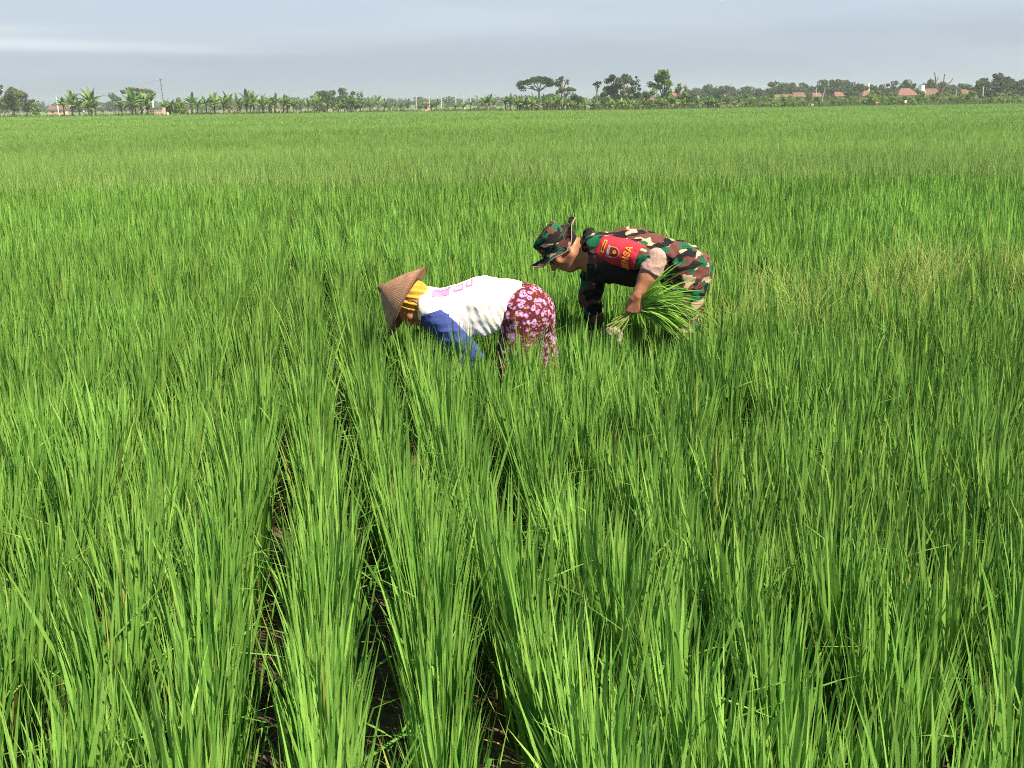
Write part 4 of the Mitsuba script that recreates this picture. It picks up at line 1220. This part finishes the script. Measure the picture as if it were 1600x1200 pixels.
def arched_leaf(r, L, W, lift, droop, az, base, segs=6, bend=0.0):
    t = np.linspace(0, 1, segs + 1)
    ang = lift - droop * t ** 1.3
    st = L / segs
    h = np.concatenate([[0], np.cumsum(np.cos(ang[:-1]) * st)])
    z = np.concatenate([[0], np.cumsum(np.sin(ang[:-1]) * st)])
    ca, sa = math.cos(az), math.sin(az)
    c = base + np.stack([ca * h, sa * h, z], 1)
    side = V(-sa, ca, 0)
    nrm = np.stack([-ca * np.sin(ang), -sa * np.sin(ang), np.cos(ang)], 1)
    w = W * np.minimum(1, 0.12 + 3.2 * t) * np.sqrt(np.clip(1 - t ** 3.2, 0, 1)) / 2 * (1 + 0.12 * r.normal(0, 1, segs + 1))
    fold = 0.45
    l = c + side * (w * math.cos(fold))[:, None] - nrm * (w * math.sin(fold) * 0.7)[:, None]
    q = c - side * (w * math.cos(fold))[:, None] - nrm * (w * math.sin(fold) * 0.7)[:, None]
    v = np.vstack([l, c, q])
    m = segs + 1
    k = np.arange(segs)
    f = np.vstack([np.stack([k, m + k, m + k + 1, k + 1], 1), np.stack([m + k, 2 * m + k, 2 * m + k + 1, m + k + 1], 1)])
    f = np.vstack([f[:, [0, 1, 2]], f[:, [0, 2, 3]]])
    uv = np.stack([np.full(3 * m, np.clip(r.normal(0.45, 0.28), 0, 1)), np.tile(t, 3)], 1)
    return v, f, uv


def banana_group(name, seed, stem_h=2.3, n=9, spread=1.0, dry=3):
    r = np.random.default_rng(seed)
    g = {'type': 'shapegroup'}
    lean = r.normal(0, 0.10, 2)
    path = np.array([[lean[0] * t * t, lean[1] * t * t, stem_h * t - 0.1] for t in np.linspace(0, 1.05, 6)])
    g['pseudostem'] = mikit.ply(tube(path, np.linspace(0.15, 0.085, 6), 8), 'banana_stem_bsdf', smooth=True)
    top = path[-1]
    a0 = r.random() * 6.28
    for i in range(n):
        young = i / (n - 1)
        lift = np.radians(25 + 55 * young + r.normal(0, 8))
        droop = np.radians((110 - 75 * young) * spread + r.normal(0, 14))
        d = arched_leaf(r, r.uniform(1.5, 2.2), r.uniform(0.46, 0.68), lift, droop, a0 + i * 2.4 + r.normal(0, 0.3), top - V(0, 0, 0.30 * (1 - young)))
        g['leaf' if i == 0 else f'leaf_{i:03d}'] = ribbon(d, 'banana_leaf_bsdf')
    for i in range(dry):
        d = arched_leaf(r, r.uniform(1.1, 1.6), r.uniform(0.22, 0.36), np.radians(-10), np.radians(75), r.random() * 6.28, top - V(0, 0, 0.35), 4)
        g['dry_leaf' if i == 0 else f'dry_leaf_{i:03d}'] = ribbon(d, 'banana_dry_bsdf')
    scene[name] = g
    return top[2] + 1.75


BANANA_H = [banana_group(f'banana_kind_{i}', 700 + i, 1.9 + 0.15 * (i % 4), 13 + i % 3, 0.75 + 0.14 * (i % 4), 2 + i % 3) for i in range(8)]
BANANA_LABEL = {
    'A': 'banana plant of the clump beside the short white post',
    'B': 'banana plant of the dense clump before the lone flat-topped tree',
    'C': 'banana plant with arching leaves beside the small pink hut and dark pole',
    'D': 'banana plant in the tight row starting at the bright green leafy shrub',
    'E': 'banana plant in the loose row before the three joined dark crowns',
    'F': 'small young banana plant in the sparse row before the concrete poles',
    'G': 'banana plant of the small clump just left of the flat-crowned trees',
    'H': 'banana plant in the dense row below the flat-crowned trees',
    'I': 'banana plant in the row below the wide dark bushy tree',
    'J': 'banana plant in the row from the large-leaved tree to its right end',
    'K': 'short banana plant before the long white house',
    'L': 'banana plant among the shrubs behind the distant stooping person',
    'M': 'banana plant at the far end of the field by the thin pale tree',
}


def build_bananas():
    rng = np.random.default_rng(61)
    for c, rows in BANANAS.items():
        for x, y, h in rows:
            kind = int(rng.integers(0, 8))
            key = numbered('banana_plant')
            s = h / BANANA_H[kind] * rng.uniform(0.86, 1.08)
            x, y = x + rng.normal(0, 0.35), y + rng.normal(0, 1.2)
            instance(key, f'banana_kind_{kind}', place(x, y * REACH, 0, rng.random() * 6.28, max(s, 0.8 * s + 0.15) * 1.1, sz=s))
            tag(key, BANANA_LABEL[c], 'banana plant', 'banana plants: ' + BANANA_LABEL[c].split('banana plant', 1)[1].strip())


build_bananas()


def leaf_quads(centres, radii, n, size, r, flat=1.0):
    """n leaf-sized quads in the outer parts of clumps."""
    k = r.integers(0, len(centres), n)
    d = r.normal(0, 1, (n, 3))
    d /= np.linalg.norm(d, axis=1, keepdims=True)
    rad = radii[k][:, None] * np.sqrt(r.uniform(0.25, 1.05, n))[:, None]
    p = centres[k] + d * rad * V(1, 1, flat)
    a = d * 0.8 + r.normal(0, 0.6, (n, 3)) + V(0, 0, 0.3)
    a /= np.linalg.norm(a, axis=1, keepdims=True)
    t = np.cross(a, r.normal(0, 1, (n, 3)))
    t /= np.linalg.norm(t, axis=1, keepdims=True)
    b = np.cross(a, t)
    s = size * r.uniform(0.6, 1.3, n)[:, None]
    v = np.stack([p - t * s, p - b * s * 0.45, p + t * s, p + b * s * 0.45], 1).reshape(-1, 3)
    f = (np.array([[0, 1, 2], [0, 2, 3]])[None] + (np.arange(n) * 4)[:, None, None]).reshape(-1, 3)
    tint = np.clip(r.random(len(centres))[k] * 0.6 + r.random(n) * 0.4, 0, 1)
    return v, f, np.stack([np.repeat(tint, 4), np.tile([0.0, 0.5, 1, 0.5], n)], 1)


def make_tree(key, label, x, y, top, hw, bottom, kind, cat='tree', group=None, seed=0):
    r = np.random.default_rng(seed)
    hgt = max(top - bottom, 0.6)
    mid = bottom + hgt / 2
    dist = math.hypot(x, y)
    stand_at(y)
    size = 0.00115 * dist if dist < 245 else 0.0016 * dist
    bsdf, flat = 'tree_dark_bsdf', 0.85
    C, R = [], []

    def clump(dx, z, rad, dy=None):
        C.append([x + dx, y + (r.normal(0, hw * 0.45) if dy is None else dy), z])
        R.append(rad)
    if kind in ('dense', 'open', 'lean', 'shrub'):
        m = {'dense': 22, 'open': 20, 'lean': 22, 'shrub': 12}[kind]
        for i in range(m):
            a, q = r.random() * 6.28, math.sqrt(r.random())
            dx, dz = math.cos(a) * q * hw * 0.80, math.sin(a) * q * hgt * 0.44
            if kind == 'dense' and i % 3 == 0:
                dz = -hgt * r.uniform(0.15, 0.45)
            if kind == 'shrub':
                dz = abs(dz) - hgt * 0.30
            if kind == 'lean':
                dz = dz * 0.75 + dx / hw * hgt * 0.16
            clump(dx, mid + dz, r.uniform(0.28, 0.46) * min(hw, hgt) * (0.66 if kind == 'open' else 1.0))
        clump(r.normal(0, 0.2 * hw), top - 0.2 * min(hw, hgt), 0.24 * min(hw, hgt))
        if kind == 'lean':
            bsdf = 'tree_olive_bsdf'
        if kind == 'shrub':
            bsdf = 'tree_bright_bsdf'
    elif kind == 'flat':
        bsdf, flat = 'tree_olive_bsdf', 0.5
        for i in range(22):
            dx = r.uniform(-0.85, 0.85) * hw
            clump(dx, top - hgt * (0.22 + 0.35 * (abs(dx) / hw) ** 2) - abs(r.normal(0, 0.14)) * hgt, r.uniform(0.14, 0.24) * hw)
    elif kind == 'acacia':
        flat = 0.45
        for i in range(44):
            dx = r.uniform(-0.88, 0.88) * hw
            clump(dx, top - hgt * (0.16 + 0.42 * (abs(dx) / hw) ** 1.7) - abs(r.normal(0, 0.22)) * hgt, r.uniform(0.11, 0.20) * hw)
    elif kind == 'tuft':
        for i in range(5):
            clump(r.normal(0, 0.38) * hw, mid + r.normal(0, 0.25) * hgt, 0.42 * hw, 0.0)
    elif kind == 'bigleaf':
        bsdf, size, flat = 'tree_bright_bsdf', 0.34, 0.9
        for i in range(17):
            a, q = r.random() * 6.28, math.sqrt(r.uniform(0.1, 1))
            clump(math.cos(a) * q * hw * 0.8, mid + math.sin(a) * q * hgt * 0.42, r.uniform(0.20, 0.30) * hw)
        clump(-0.12 * hw, top - 0.5, 0.22 * hw)
    C, R = np.array(C), np.array(R)
    area = 4 * np.pi * (R ** 2).sum() * flat
    n = int(np.clip(area * (1.15 if kind != 'shrub' else 1.3) / (size * size * 0.9), 160, 3200))
    scene[key + '__crown'] = ribbon(leaf_quads(C, R, n, size, r, flat), bsdf)
    if kind == 'lean':
        labels[key + '__crown'] = {'label': 'leaning crown with a pale sunlit top'}
    # trunk and limbs
    rt = max(0.05, 0.028 * top)
    fork = V(x + r.normal(0, 0.06 * hw), y, max(0.25 * top, min(bottom, 0.55 * top)))
    limbs = [tube([V(x, y, -0.2), V(x, y, 0) * 0.5 + fork * 0.5 + V(r.normal(0, 0.05), 0, 0), fork], [rt * 1.25, rt, rt * 0.8], 7)]
    for i in r.permutation(len(C))[: (9 if kind in ('acacia', 'open', 'flat', 'bigleaf') else 5)]:
        e = C[i]
        limbs.append(tube([fork, fork * 0.45 + e * 0.55 + V(r.normal(0, 0.12), r.normal(0, 0.12), 0.1 * hgt * r.random()), e], [rt * 0.6, rt * 0.36, rt * 0.12], 5))
    if kind != 'shrub':
        add(key + '__trunk', trimesh.util.concatenate(limbs), 'bark_bsdf', smooth=True)
    tag(key, label, cat, group)
    SHIFT[0] = 0.0


def build_trees():
    for i, (name, label, x, y, top, hw, bottom, kind) in enumerate(TREES):
        make_tree(numbered(name), label, x, y, top, hw, bottom, kind, 'shrub' if name == 'shrub' else 'tree', seed=900 + i)
    for i, (x, y, top, hw, kind) in enumerate(FAR_TREES):
        if x < 106 and i < 6:
            lab, grp = 'hazy far tree in the line right of the banana rows', 'hazy trees right of the banana rows'
        elif y < 250:
            lab, grp = 'blue-green tree of the tall group at the far right edge', 'tall trees at the right edge'
        else:
            lab, grp = 'hazy far tree standing behind the red-roofed village houses', 'hazy trees behind the village'
        make_tree(numbered('far_tree'), lab, x, y, top, hw * 1.3, 0.9, kind, 'tree', grp, 1200 + i)
    for i, (x, y, top, hw) in enumerate(SHRUBS):
        make_tree(numbered('field_shrub'), 'leafy green shrub in the low belt before the village houses', x, y, top * 1.4, hw * 1.3, 0.0, 'shrub', 'shrub', 'shrubs before the village', 1500 + i)
    # rank grass on the bank at the foot of the trees
    r = np.random.default_rng(75)
    n = 17000
    x = r.uniform(-135, 135, n)
    y = REACH * np.interp(x, [-130, -20, 0, 10, 22, 40, 130], [163, 161, 151, 143, 134, 144, 150]) + r.uniform(0, 20, n)
    d = blades(np.stack([x, y, x * 0], 1), r.uniform(0.4, 1.3, n) * (0.2 + 1.3 * meshkit.noise(np.stack([x * 0.22, y * 0.3, x * 0], -1), 2)), np.radians(np.abs(r.normal(0, 22, n))), r.random(n) * 6.28,
               r.uniform(0.15, 0.35, n), np.radians(r.uniform(0, 40, n)), r, 2)
    scene['bank_grass'] = ribbon(d, 'tree_olive_bsdf')
    tag('bank_grass', 'rank green grass on the bank at the foot of the banana plants', 'grass', kind='stuff')
    for i, (x, y, top, hw) in enumerate([(3.5, 160, 2.6, 1.8), (8.5, 162, 3.4, 2.2), (13.0, 158, 3.0, 1.8), (17.5, 152, 3.4, 2.0), (21.0, 150, 3.8, 2.0), (25.5, 152, 3.2, 2.2), (30.0, 156, 3.0, 2.0), (36.0, 166, 3.2, 2.2), (41.5, 166, 3.0, 2.0)]):
        make_tree(numbered('bushy_shrub'), 'dark bushy shrub filling the gaps behind the middle banana rows', x, y, top, hw, 0.2, 'dense', 'shrub', 'dark shrubs behind the middle bananas', 1700 + i)
    # the far-off wood that closes the plain
    r = np.random.default_rng(77)
    n = 620
    x = r.uniform(-420, 560, n)
    y = r.uniform(690, 1000, n)
    hh = (4.5 + 3.5 * meshkit.noise(np.stack([x * 0.02, y * 0.006, x * 0], -1), 8)) * np.where(x > 90, 1.25, 1.0) * r.uniform(0.8, 1.15, n)
    C = np.stack([x, y, hh * 0.55], 1)
    d = leaf_quads(C, hh * 0.62, 42000, 1.15, r, 0.8)
    scene['far_woodland'] = ribbon(d, 'tree_dark_bsdf')
    tag('far_woodland', 'low blue-grey wood that closes the plain along the horizon', 'woodland', kind='stuff')


build_trees()


def pole(label, x, y, h, r0, bsdf, top_x=None, name='utility_pole', cat='pole', group=None, arm=False):
    k = numbered(name)
    tx = x if top_x is None else top_x
    stand_at(y)
    add(k if not arm else k + '__shaft', tube([V(x, y, -0.3), V((x + tx) / 2, y, h / 2), V(tx, y, h)], [r0, r0 * 0.85, r0 * 0.65], 8), bsdf, smooth=40)
    if arm:
        add(k + '__crossarm', boxes([((tx, y, h - 0.35), (1.3, 0.09, 0.10))]), bsdf)
        for i, dx in enumerate((-0.55, 0, 0.55)):
            add(k + ('__insulator' if i == 0 else f'__insulator_{i:03d}'), tube([V(tx + dx, y, h - 0.3), V(tx + dx, y, h - 0.1)], [0.05, 0.035], 6), 'white_paint_bsdf', smooth=40)
    tag(k, label, cat, group)
    SHIFT[0] = 0.0
    return k


def wire(label, a, b, sag, name='power_line'):
    k = numbered(name)
    t = np.linspace(0, 1, 14)[:, None]
    stand_at(a[1])
    add(k, tube(V(*a) * (1 - t) + V(*b) * t - V(0, 0, 4 * sag) * t * (1 - t), 0.011, 5), 'dark_pole_bsdf', smooth=True)
    tag(k, label, 'wire')
    SHIFT[0] = 0.0


pole('tall dark wooden utility pole beside the small pink hut', -75.6, 180, 8.2, 0.10, 'dark_pole_bsdf', -76.1, arm=True)
pole('short white post standing left of the first banana clump', -100.0, 182, 4.7, 0.12, 'white_paint_bsdf', -100.4)
wire('thin wire from the tall dark pole to the short white post', (-76.1, 180, 7.9), (-100.4, 182, 4.6), 0.9)
for x in (-24.2, -20.7, -18.6, -17.6, -13.8, -11.7, -9.9):
    pole('slim pale concrete pole in the row behind the small banana plants', x, 215, 4.1, 0.16, 'concrete_bsdf', x + 0.05, group='concrete poles behind the banana plants')
pole('thin upright pale pole before the village, beside the slanting one', 75.3, 200, 4.6, 0.11, 'concrete_bsdf')
pole('thin slanting pale pole before the pink village house', 61.1, 160, 4.0, 0.07, 'concrete_bsdf', 62.0)
pole('thick concrete pole at the brown-roofed house on the right', 116.1, 200, 4.3, 0.17, 'concrete_bsdf')
pole('thin grey pole right of the bare dead tree', 109.5, 200, 3.7, 0.09, 'concrete_bsdf')
pole('slim mast rising behind the large orange roof', 116.4, 246, 6.9, 0.09, 'dark_pole_bsdf')


def house(label, x, y, w, d, wall_h, top, wall_bsdf, roof_bsdf, hip=0.35, windows=2, name='house'):
    k = numbered(name)
    y0 = y + d / 2
    stand_at(y)
    add(k + '__wall', boxes([((x, y0, wall_h / 2), (w, d, wall_h))]), wall_bsdf)
    o = 0.45
    a, b = w / 2 + o, d / 2 + o
    rx = a * (1 - hip)
    e = wall_h + 0.003
    v = np.array([[-a, -b, e], [a, -b, e], [a, b, e], [-a, b, e], [-rx, 0, top], [rx, 0, top], [-a, -b, e + 0.12], [a, -b, e + 0.12], [a, b, e + 0.12], [-a, b, e + 0.12]]) + V(x, y0, 0)
    f = [[0, 2, 1], [0, 3, 2], [6, 7, 5], [6, 5, 4], [8, 9, 4], [8, 4, 5], [7, 8, 5], [9, 6, 4]]
    for i in range(4):
        j = (i + 1) % 4
        f += [[i, j, 6 + j], [i, 6 + j, 6 + i]]
    add(k + '__roof', trimesh.Trimesh(v, f, process=False), roof_bsdf)
    for i in range(windows):
        wx = x + (i - (windows - 1) / 2) * w / (windows + 0.4)
        add(k + ('__window' if i == 0 else f'__window_{i:03d}'), boxes([((wx, y0 - d / 2 - 0.02, wall_h * 0.58), (0.9, 0.05, 0.9))]), 'dark_opening_bsdf')
    tag(k, label, 'house')
    SHIFT[0] = 0.0


house('long white-walled house with a brown roof behind the short banana plants', 87.6, 260, 6.6, 5, 2.55, 3.5, 'wall_white_bsdf', 'roof_brown_bsdf', 0.2, 3)
house('brown-roofed pinkish house right of the long white house', 94.4, 265, 3.4, 4, 2.6, 4.1, 'wall_pink_bsdf', 'roof_brown_bsdf', 0.15, 1)
house('small pink house behind the upright pale pole', 102.2, 270, 2.4, 4, 2.6, 3.9, 'wall_pink_bsdf', 'roof_tile_bsdf', 0.2, 1)
house('small orange-walled house between the pink house and the minaret', 109.4, 270, 2.3, 4, 2.7, 4.1, 'wall_pink_bsdf', 'roof_tile_bsdf', 0.2, 1)
house('orange-roofed house below the red and white minaret', 117.0, 265, 3.8, 5, 2.6, 4.3, 'wall_pink_bsdf', 'roof_tile_bsdf', 0.5, 1)
house('house with the largest bright orange hipped roof', 116.4, 238, 5.2, 6, 2.5, 4.6, 'wall_white_bsdf', 'roof_tile_bsdf', 0.55, 2)
house('dull red-roofed house behind the bare dead tree', 122.6, 236, 5.0, 6, 2.4, 4.4, 'wall_white_bsdf', 'roof_brown_bsdf', 0.25, 2)
house('wide brown-roofed house at the foot of the tall right-edge trees', 133.6, 235, 5.4, 6, 2.3, 4.0, 'wall_white_bsdf', 'roof_brown_bsdf', 0.2, 2)
house('pale pink-roofed house seen left of the large-leaved bright tree', 32.0, 190, 3.4, 4, 2.1, 3.3, 'wall_pink_bsdf', 'roof_tile_bsdf', 0.6, 1)
house('white-walled house with pink-red roof right of the large-leaved tree', 38.3, 185, 2.3, 4, 2.7, 3.9, 'wall_white_bsdf', 'roof_tile_bsdf', 0.5, 1)
house('far low house with a faded pink roof at the left end', -182.5, 330, 6.5, 5, 1.9, 3.5, 'wall_pink_bsdf', 'roof_brown_bsdf', 0.15, 2)
house('tiny pinkish hut behind the row of small banana plants', -22.2, 220, 1.2, 1.5, 1.9, 2.5, 'wall_pink_bsdf', 'roof_brown_bsdf', 0.3, 1, 'hut')


def small_things():
    # low walled pump hut at the dark pole
    stand_at(169)
    k = numbered('pump_hut')
    add(k + '__wall', boxes([((-72.3, 169, 0.62), (2.0, 1.6, 1.3)), ((-71.2, 169.2, 0.95), (0.35, 1.2, 1.9))]), 'wall_pink_bsdf')
    add(k + '__lid', boxes([((-72.45, 169, 1.31), (2.1, 1.75, 0.07))]), 'concrete_bsdf')
    tag(k, 'small low pink-walled hut at the field edge beside the tall dark pole', 'hut')
    k = numbered('sign_post')
    add(k + '__post', tube([V(-73.0, 168.0, -0.2), V(-73.0, 168.0, 2.0)], 0.06, 6), 'dark_pole_bsdf', smooth=True)
    add(k + '__board', boxes([((-73.0, 167.9, 2.6), (0.34, 0.05, 1.4))]), 'white_paint_bsdf')
    tag(k, 'narrow white upright board on a post above the small pink hut', 'sign')
    k = numbered('cloth_on_stake')
    add(k + '__stake', tube([V(-74.0, 169.0, -0.2), V(-74.0, 169.0, 2.1)], 0.03, 6), 'bark_bsdf', smooth=True)
    r = np.random.default_rng(83)
    d = arched_leaf(r, 1.5, 0.55, -1.2, 0.5, 0.4, V(-74.0, 168.9, 2.05), 6)
    add(k + '__cloth', (d[0], d[1]), 'yellow_cloth_bsdf', smooth=True)
    tag(k, 'yellow cloth hanging on a stake left of the small pink hut', 'cloth')
    # white sacks and markers in the rice edge
    for lab, x, y, h, w in (('white plastic bag on a stake at the right side of the first banana clump', -86.2, 166, 1.5, 0.34),
                            ('small white bag lying at the foot of the bright leafy shrub', -68.4, 164, 0.85, 0.55),
                            ('small white marker before the sparse row of young banana plants', -8.4, 158, 1.0, 0.30),
                            ('small white bag at the foot of the slanting pale pole', 55.5, 149, 0.85, 0.5)):
        k = numbered('white_bag')
        stand_at(y)
        F = Form()
        F.ell((x, y, h - w * 0.55), (w * 0.5, w * 0.4, w * 0.62), k=0.1)
        F.cap((x, y, h - w * 0.3), (x + 0.05, y, h + 0.08), w * 0.18, w * 0.10, 0.08)
        F.bump = lambda P: nfold(P, (5, 5, 5), 3) * 0.12
        add(k + '__bag', F.mesh(0.06), 'white_paint_bsdf', smooth=True)
        add(k + '__stake', tube([V(x, y, -0.2), V(x, y, h - 0.1)], 0.025, 5), 'bark_bsdf', smooth=True)
        tag(k, lab, 'bag')
    stand_at(140)
    k = numbered('sign_post')
    add(k + '__post', tube([V(68.1, 140, -0.2), V(68.1, 140, 1.3)], 0.03, 6), 'concrete_bsdf', smooth=True)
    add(k + '__board', boxes([((68.1, 139.95, 1.15), (0.36, 0.03, 0.46))]), 'white_paint_bsdf')
    tag(k, 'small white board on a thin post in the rice, before the large orange roof', 'sign')
    stand_at(178)
    k = numbered('flag_pole')
    add(k + '__pole', tube([V(-31.5, 178, -0.2), V(-31.5, 178, 5.1)], 0.035, 6), 'bark_bsdf', smooth=True)
    d = arched_leaf(np.random.default_rng(84), 1.2, 0.36, -1.0, 0.4, 0.3, V(-31.5, 177.9, 5.05), 5)
    add(k + '__flag', (d[0], d[1]), 'white_paint_bsdf', smooth=True)
    tag(k, 'thin pole with a white rag above the loose banana row', 'flag')
    # minaret with a lattice of red and white bands
    k = numbered('minaret')
    x, y = 125.4, 285
    stand_at(y)
    for i, (z0, z1, r0, r1) in enumerate(((0, 2.6, 0.85, 0.75), (2.6, 3.8, 0.72, 0.66), (3.8, 4.9, 0.66, 0.58), (4.9, 5.9, 0.58, 0.48))):
        add(k + ('__shaft' if i == 0 else f'__shaft_{i:03d}'), tube([V(x, y, z0 + (0.003 if i else -0.3)), V(x, y, z1)], [r0, r1], 10), ('wall_white_bsdf', 'roof_tile_bsdf', 'wall_white_bsdf', 'roof_tile_bsdf')[i], smooth=40)
    dv, dq = lathe([(0.50, 0.0), (0.52, 0.25), (0.42, 0.62), (0.2, 0.95), (0.05, 1.15), (0.02, 1.5)], 14)
    add(k + '__dome', (dv + V(x, y, 5.905), dq), 'white_paint_bsdf', smooth=True)
    tag(k, 'small red and white banded minaret with a white dome above the village roofs', 'minaret')
    # water tank tower
    k = numbered('water_tower')
    x, y = 118.2, 234
    stand_at(y)
    add(k + '__tank', trimesh.creation.cylinder(0.82, 1.5, sections=18, transform=trimesh.transformations.translation_matrix([x, y, 4.55])), 'white_paint_bsdf', smooth=40)
    add(k + '__platform', boxes([((x, y, 3.74), (1.9, 1.9, 0.10))]), 'white_paint_bsdf')
    for i, (dx, dy) in enumerate(((-0.8, -0.8), (0.8, -0.8), (-0.8, 0.8), (0.8, 0.8))):
        add(k + ('__leg' if i == 0 else f'__leg_{i:03d}'), tube([V(x + dx, y + dy, -0.2), V(x + dx, y + dy, 3.685)], 0.10, 6), 'white_paint_bsdf', smooth=True)
    tag(k, 'white water tank on four legs right of the large orange roof', 'water tower')
    # bare dead tree
    k = numbered('dead_tree')
    r = np.random.default_rng(91)
    x, y = 79.2, 150
    stand_at(y)
    P = lambda dx, z, dy=0.0: V(x + dx, y + dy, z)
    add(k + '__trunk', tube([P(-0.55, -0.2), P(-0.4, 0.9), P(-0.1, 1.9), P(0.05, 2.7)], [0.26, 0.22, 0.19, 0.16], 8), 'dead_wood_bsdf', smooth=True)
    limbs = [[P(0.0, 2.6), P(-0.6, 3.7, 0.2), P(-0.9, 4.4, 0.3), P(-1.0, 5.3), P(-1.3, 6.2)], [P(-0.6, 3.7, 0.2), P(-1.4, 4.3, -0.3), P(-2.2, 5.2, -0.4)],
             [P(0.05, 2.7), P(0.3, 3.7, -0.3), P(0.45, 4.8, -0.3), P(0.5, 5.9, -0.4)], [P(0.1, 2.6), P(0.9, 3.5, 0.3), P(1.8, 4.3, 0.5), P(2.4, 5.1, 0.6)],
             [P(0.9, 3.5, 0.3), P(1.6, 3.9, 0.2), P(1.9, 3.9)], [P(-0.2, 3.0), P(-0.9, 3.6, -0.4), P(-1.3, 4.0, -0.6)], [P(-0.9, 4.4, 0.3), P(-0.5, 5.0, 0.3), P(-0.4, 5.4, 0.2)]]
    for i, l in enumerate(limbs):
        add(k + ('__limb' if i == 0 else f'__limb_{i:03d}'), tube(l, np.linspace(0.15 if i in (0, 2, 3) else 0.10, 0.07 if i in (0, 2, 3) else 0.05, len(l)), 6), 'dead_wood_bsdf', smooth=True)
    tag(k, 'bare leafless dead tree with lopped limbs at the right field edge', 'dead tree')
    k = numbered('dry_branch')
    add(k, tube([P(-39.2, -0.1), P(-39.1, 2.6), P(-38.7, 3.6), P(-38.7, 4.2), P(-38.1, 5.0)], [0.12, 0.10, 0.09, 0.07, 0.04], 6), 'dead_wood_bsdf', smooth=True)
    tag(k, 'dark dry leafless trunk sticking up from the right banana row', 'dead tree')
    # pale thin tree at the right end
    k = numbered('papaya_tree')
    x, y = 96.0, 158
    stand_at(y)
    add(k + '__trunk', tube([V(x, y, -0.2), V(x + 0.05, y, 1.2), V(x, y, 2.1)], [0.17, 0.13, 0.10], 7), 'concrete_bsdf', smooth=True)
    for i in range(8):
        d = arched_leaf(r, r.uniform(0.9, 1.5), 0.42, np.radians(r.uniform(10, 55)), np.radians(60), i * 0.8, V(x, y, 2.05), 5)
        scene[k + ('__leaf' if i == 0 else f'__leaf_{i:03d}')] = ribbon(d, 'banana_leaf_bsdf')
    tag(k, 'thin pale-stemmed tree with a few leaves near the right edge', 'tree')
    # a farmer far off
    k = numbered('person')
    x, y = 67.4, 149
    stand_at(y)
    B = Form()
    B.ell((x - 0.50, y, 0.86), (0.10, 0.10, 0.13), k=0.05)
    B.cap((x - 0.42, y, 0.92), (x - 0.30, y, 0.98), 0.06, k=0.05)
    for q in (-1, 1):
        B.cap((x - 0.25, y + 0.17 * q, 0.95), (x - 0.35, y + 0.22 * q, 0.68), 0.05, 0.04, 0.05)
        B.cap((x - 0.35, y + 0.22 * q, 0.68), (x - 0.52, y + 0.18 * q, 0.48), 0.04, 0.035, 0.05)
        B.cap((x + 0.12, y + 0.1 * q, 0.8), (x + 0.05, y + 0.12 * q, 0.42), 0.08, 0.06, 0.05)
        B.cap((x + 0.05, y + 0.12 * q, 0.42), (x + 0.1, y + 0.12 * q, 0.0), 0.055, 0.045, 0.05)
    B.cap((x - 0.28, y, 0.98), (x + 0.12, y, 0.86), 0.12, 0.12, 0.05)
    add(k + '__body', B.mesh(0.03), 'skin_bsdf', smooth=True)
    S = Form()
    S.cap((x - 0.30, y, 1.0), (x + 0.08, y, 0.90), 0.165, 0.165, 0.08)
    for q in (-1, 1):
        S.cap((x - 0.25, y + 0.17 * q, 0.96), (x - 0.34, y + 0.22 * q, 0.72), 0.085, 0.07, 0.05)
    add(k + '__shirt', S.mesh(0.03), 'orange_cloth_bsdf', smooth=True)
    Tt = Form()
    for q in (-1, 1):
        Tt.cap((x + 0.14, y + 0.08 * q, 0.82), (x + 0.05, y + 0.12 * q, 0.42), 0.14, 0.10, 0.08)
        Tt.cap((x + 0.05, y + 0.12 * q, 0.42), (x + 0.1, y + 0.12 * q, 0.05), 0.095, 0.08, 0.05)
    add(k + '__trousers', Tt.mesh(0.03), 'dark_cloth_bsdf', smooth=True)
    v, q = lathe([(0.001, 0.16), (0.1, 0.10), (0.24, 0.0)], 18)
    add(k + '__hat', (v @ frame(V(-0.8, 0, 0.6), V(0, 1, 0)).T + V(x - 0.54, y, 0.93), q), 'dark_cloth_bsdf', smooth=True)
    tag(k, 'tiny far-off person in an orange shirt stooping at the field edge before the village', 'person')


small_things()
SHIFT[0] = 0.0


# ------------------------------------------------------------------ the air
scene['haze_air'] = {'type': 'homogeneous', 'albedo': rgb(0.84, 0.91, 1.0), 'sigma_t': 0.00043, 'phase': {'type': 'hg', 'g': 0.3}}
scene['haze'] = {'type': 'cube', 'to_world': T().translate([0, 580, 9.0]) @ T().scale([1650, 1050, 11.0]), 'bsdf': {'type': 'null'}, 'interior': ref('haze_air')}
tag('haze', 'pale morning haze over the paddy', 'haze', kind='stuff')
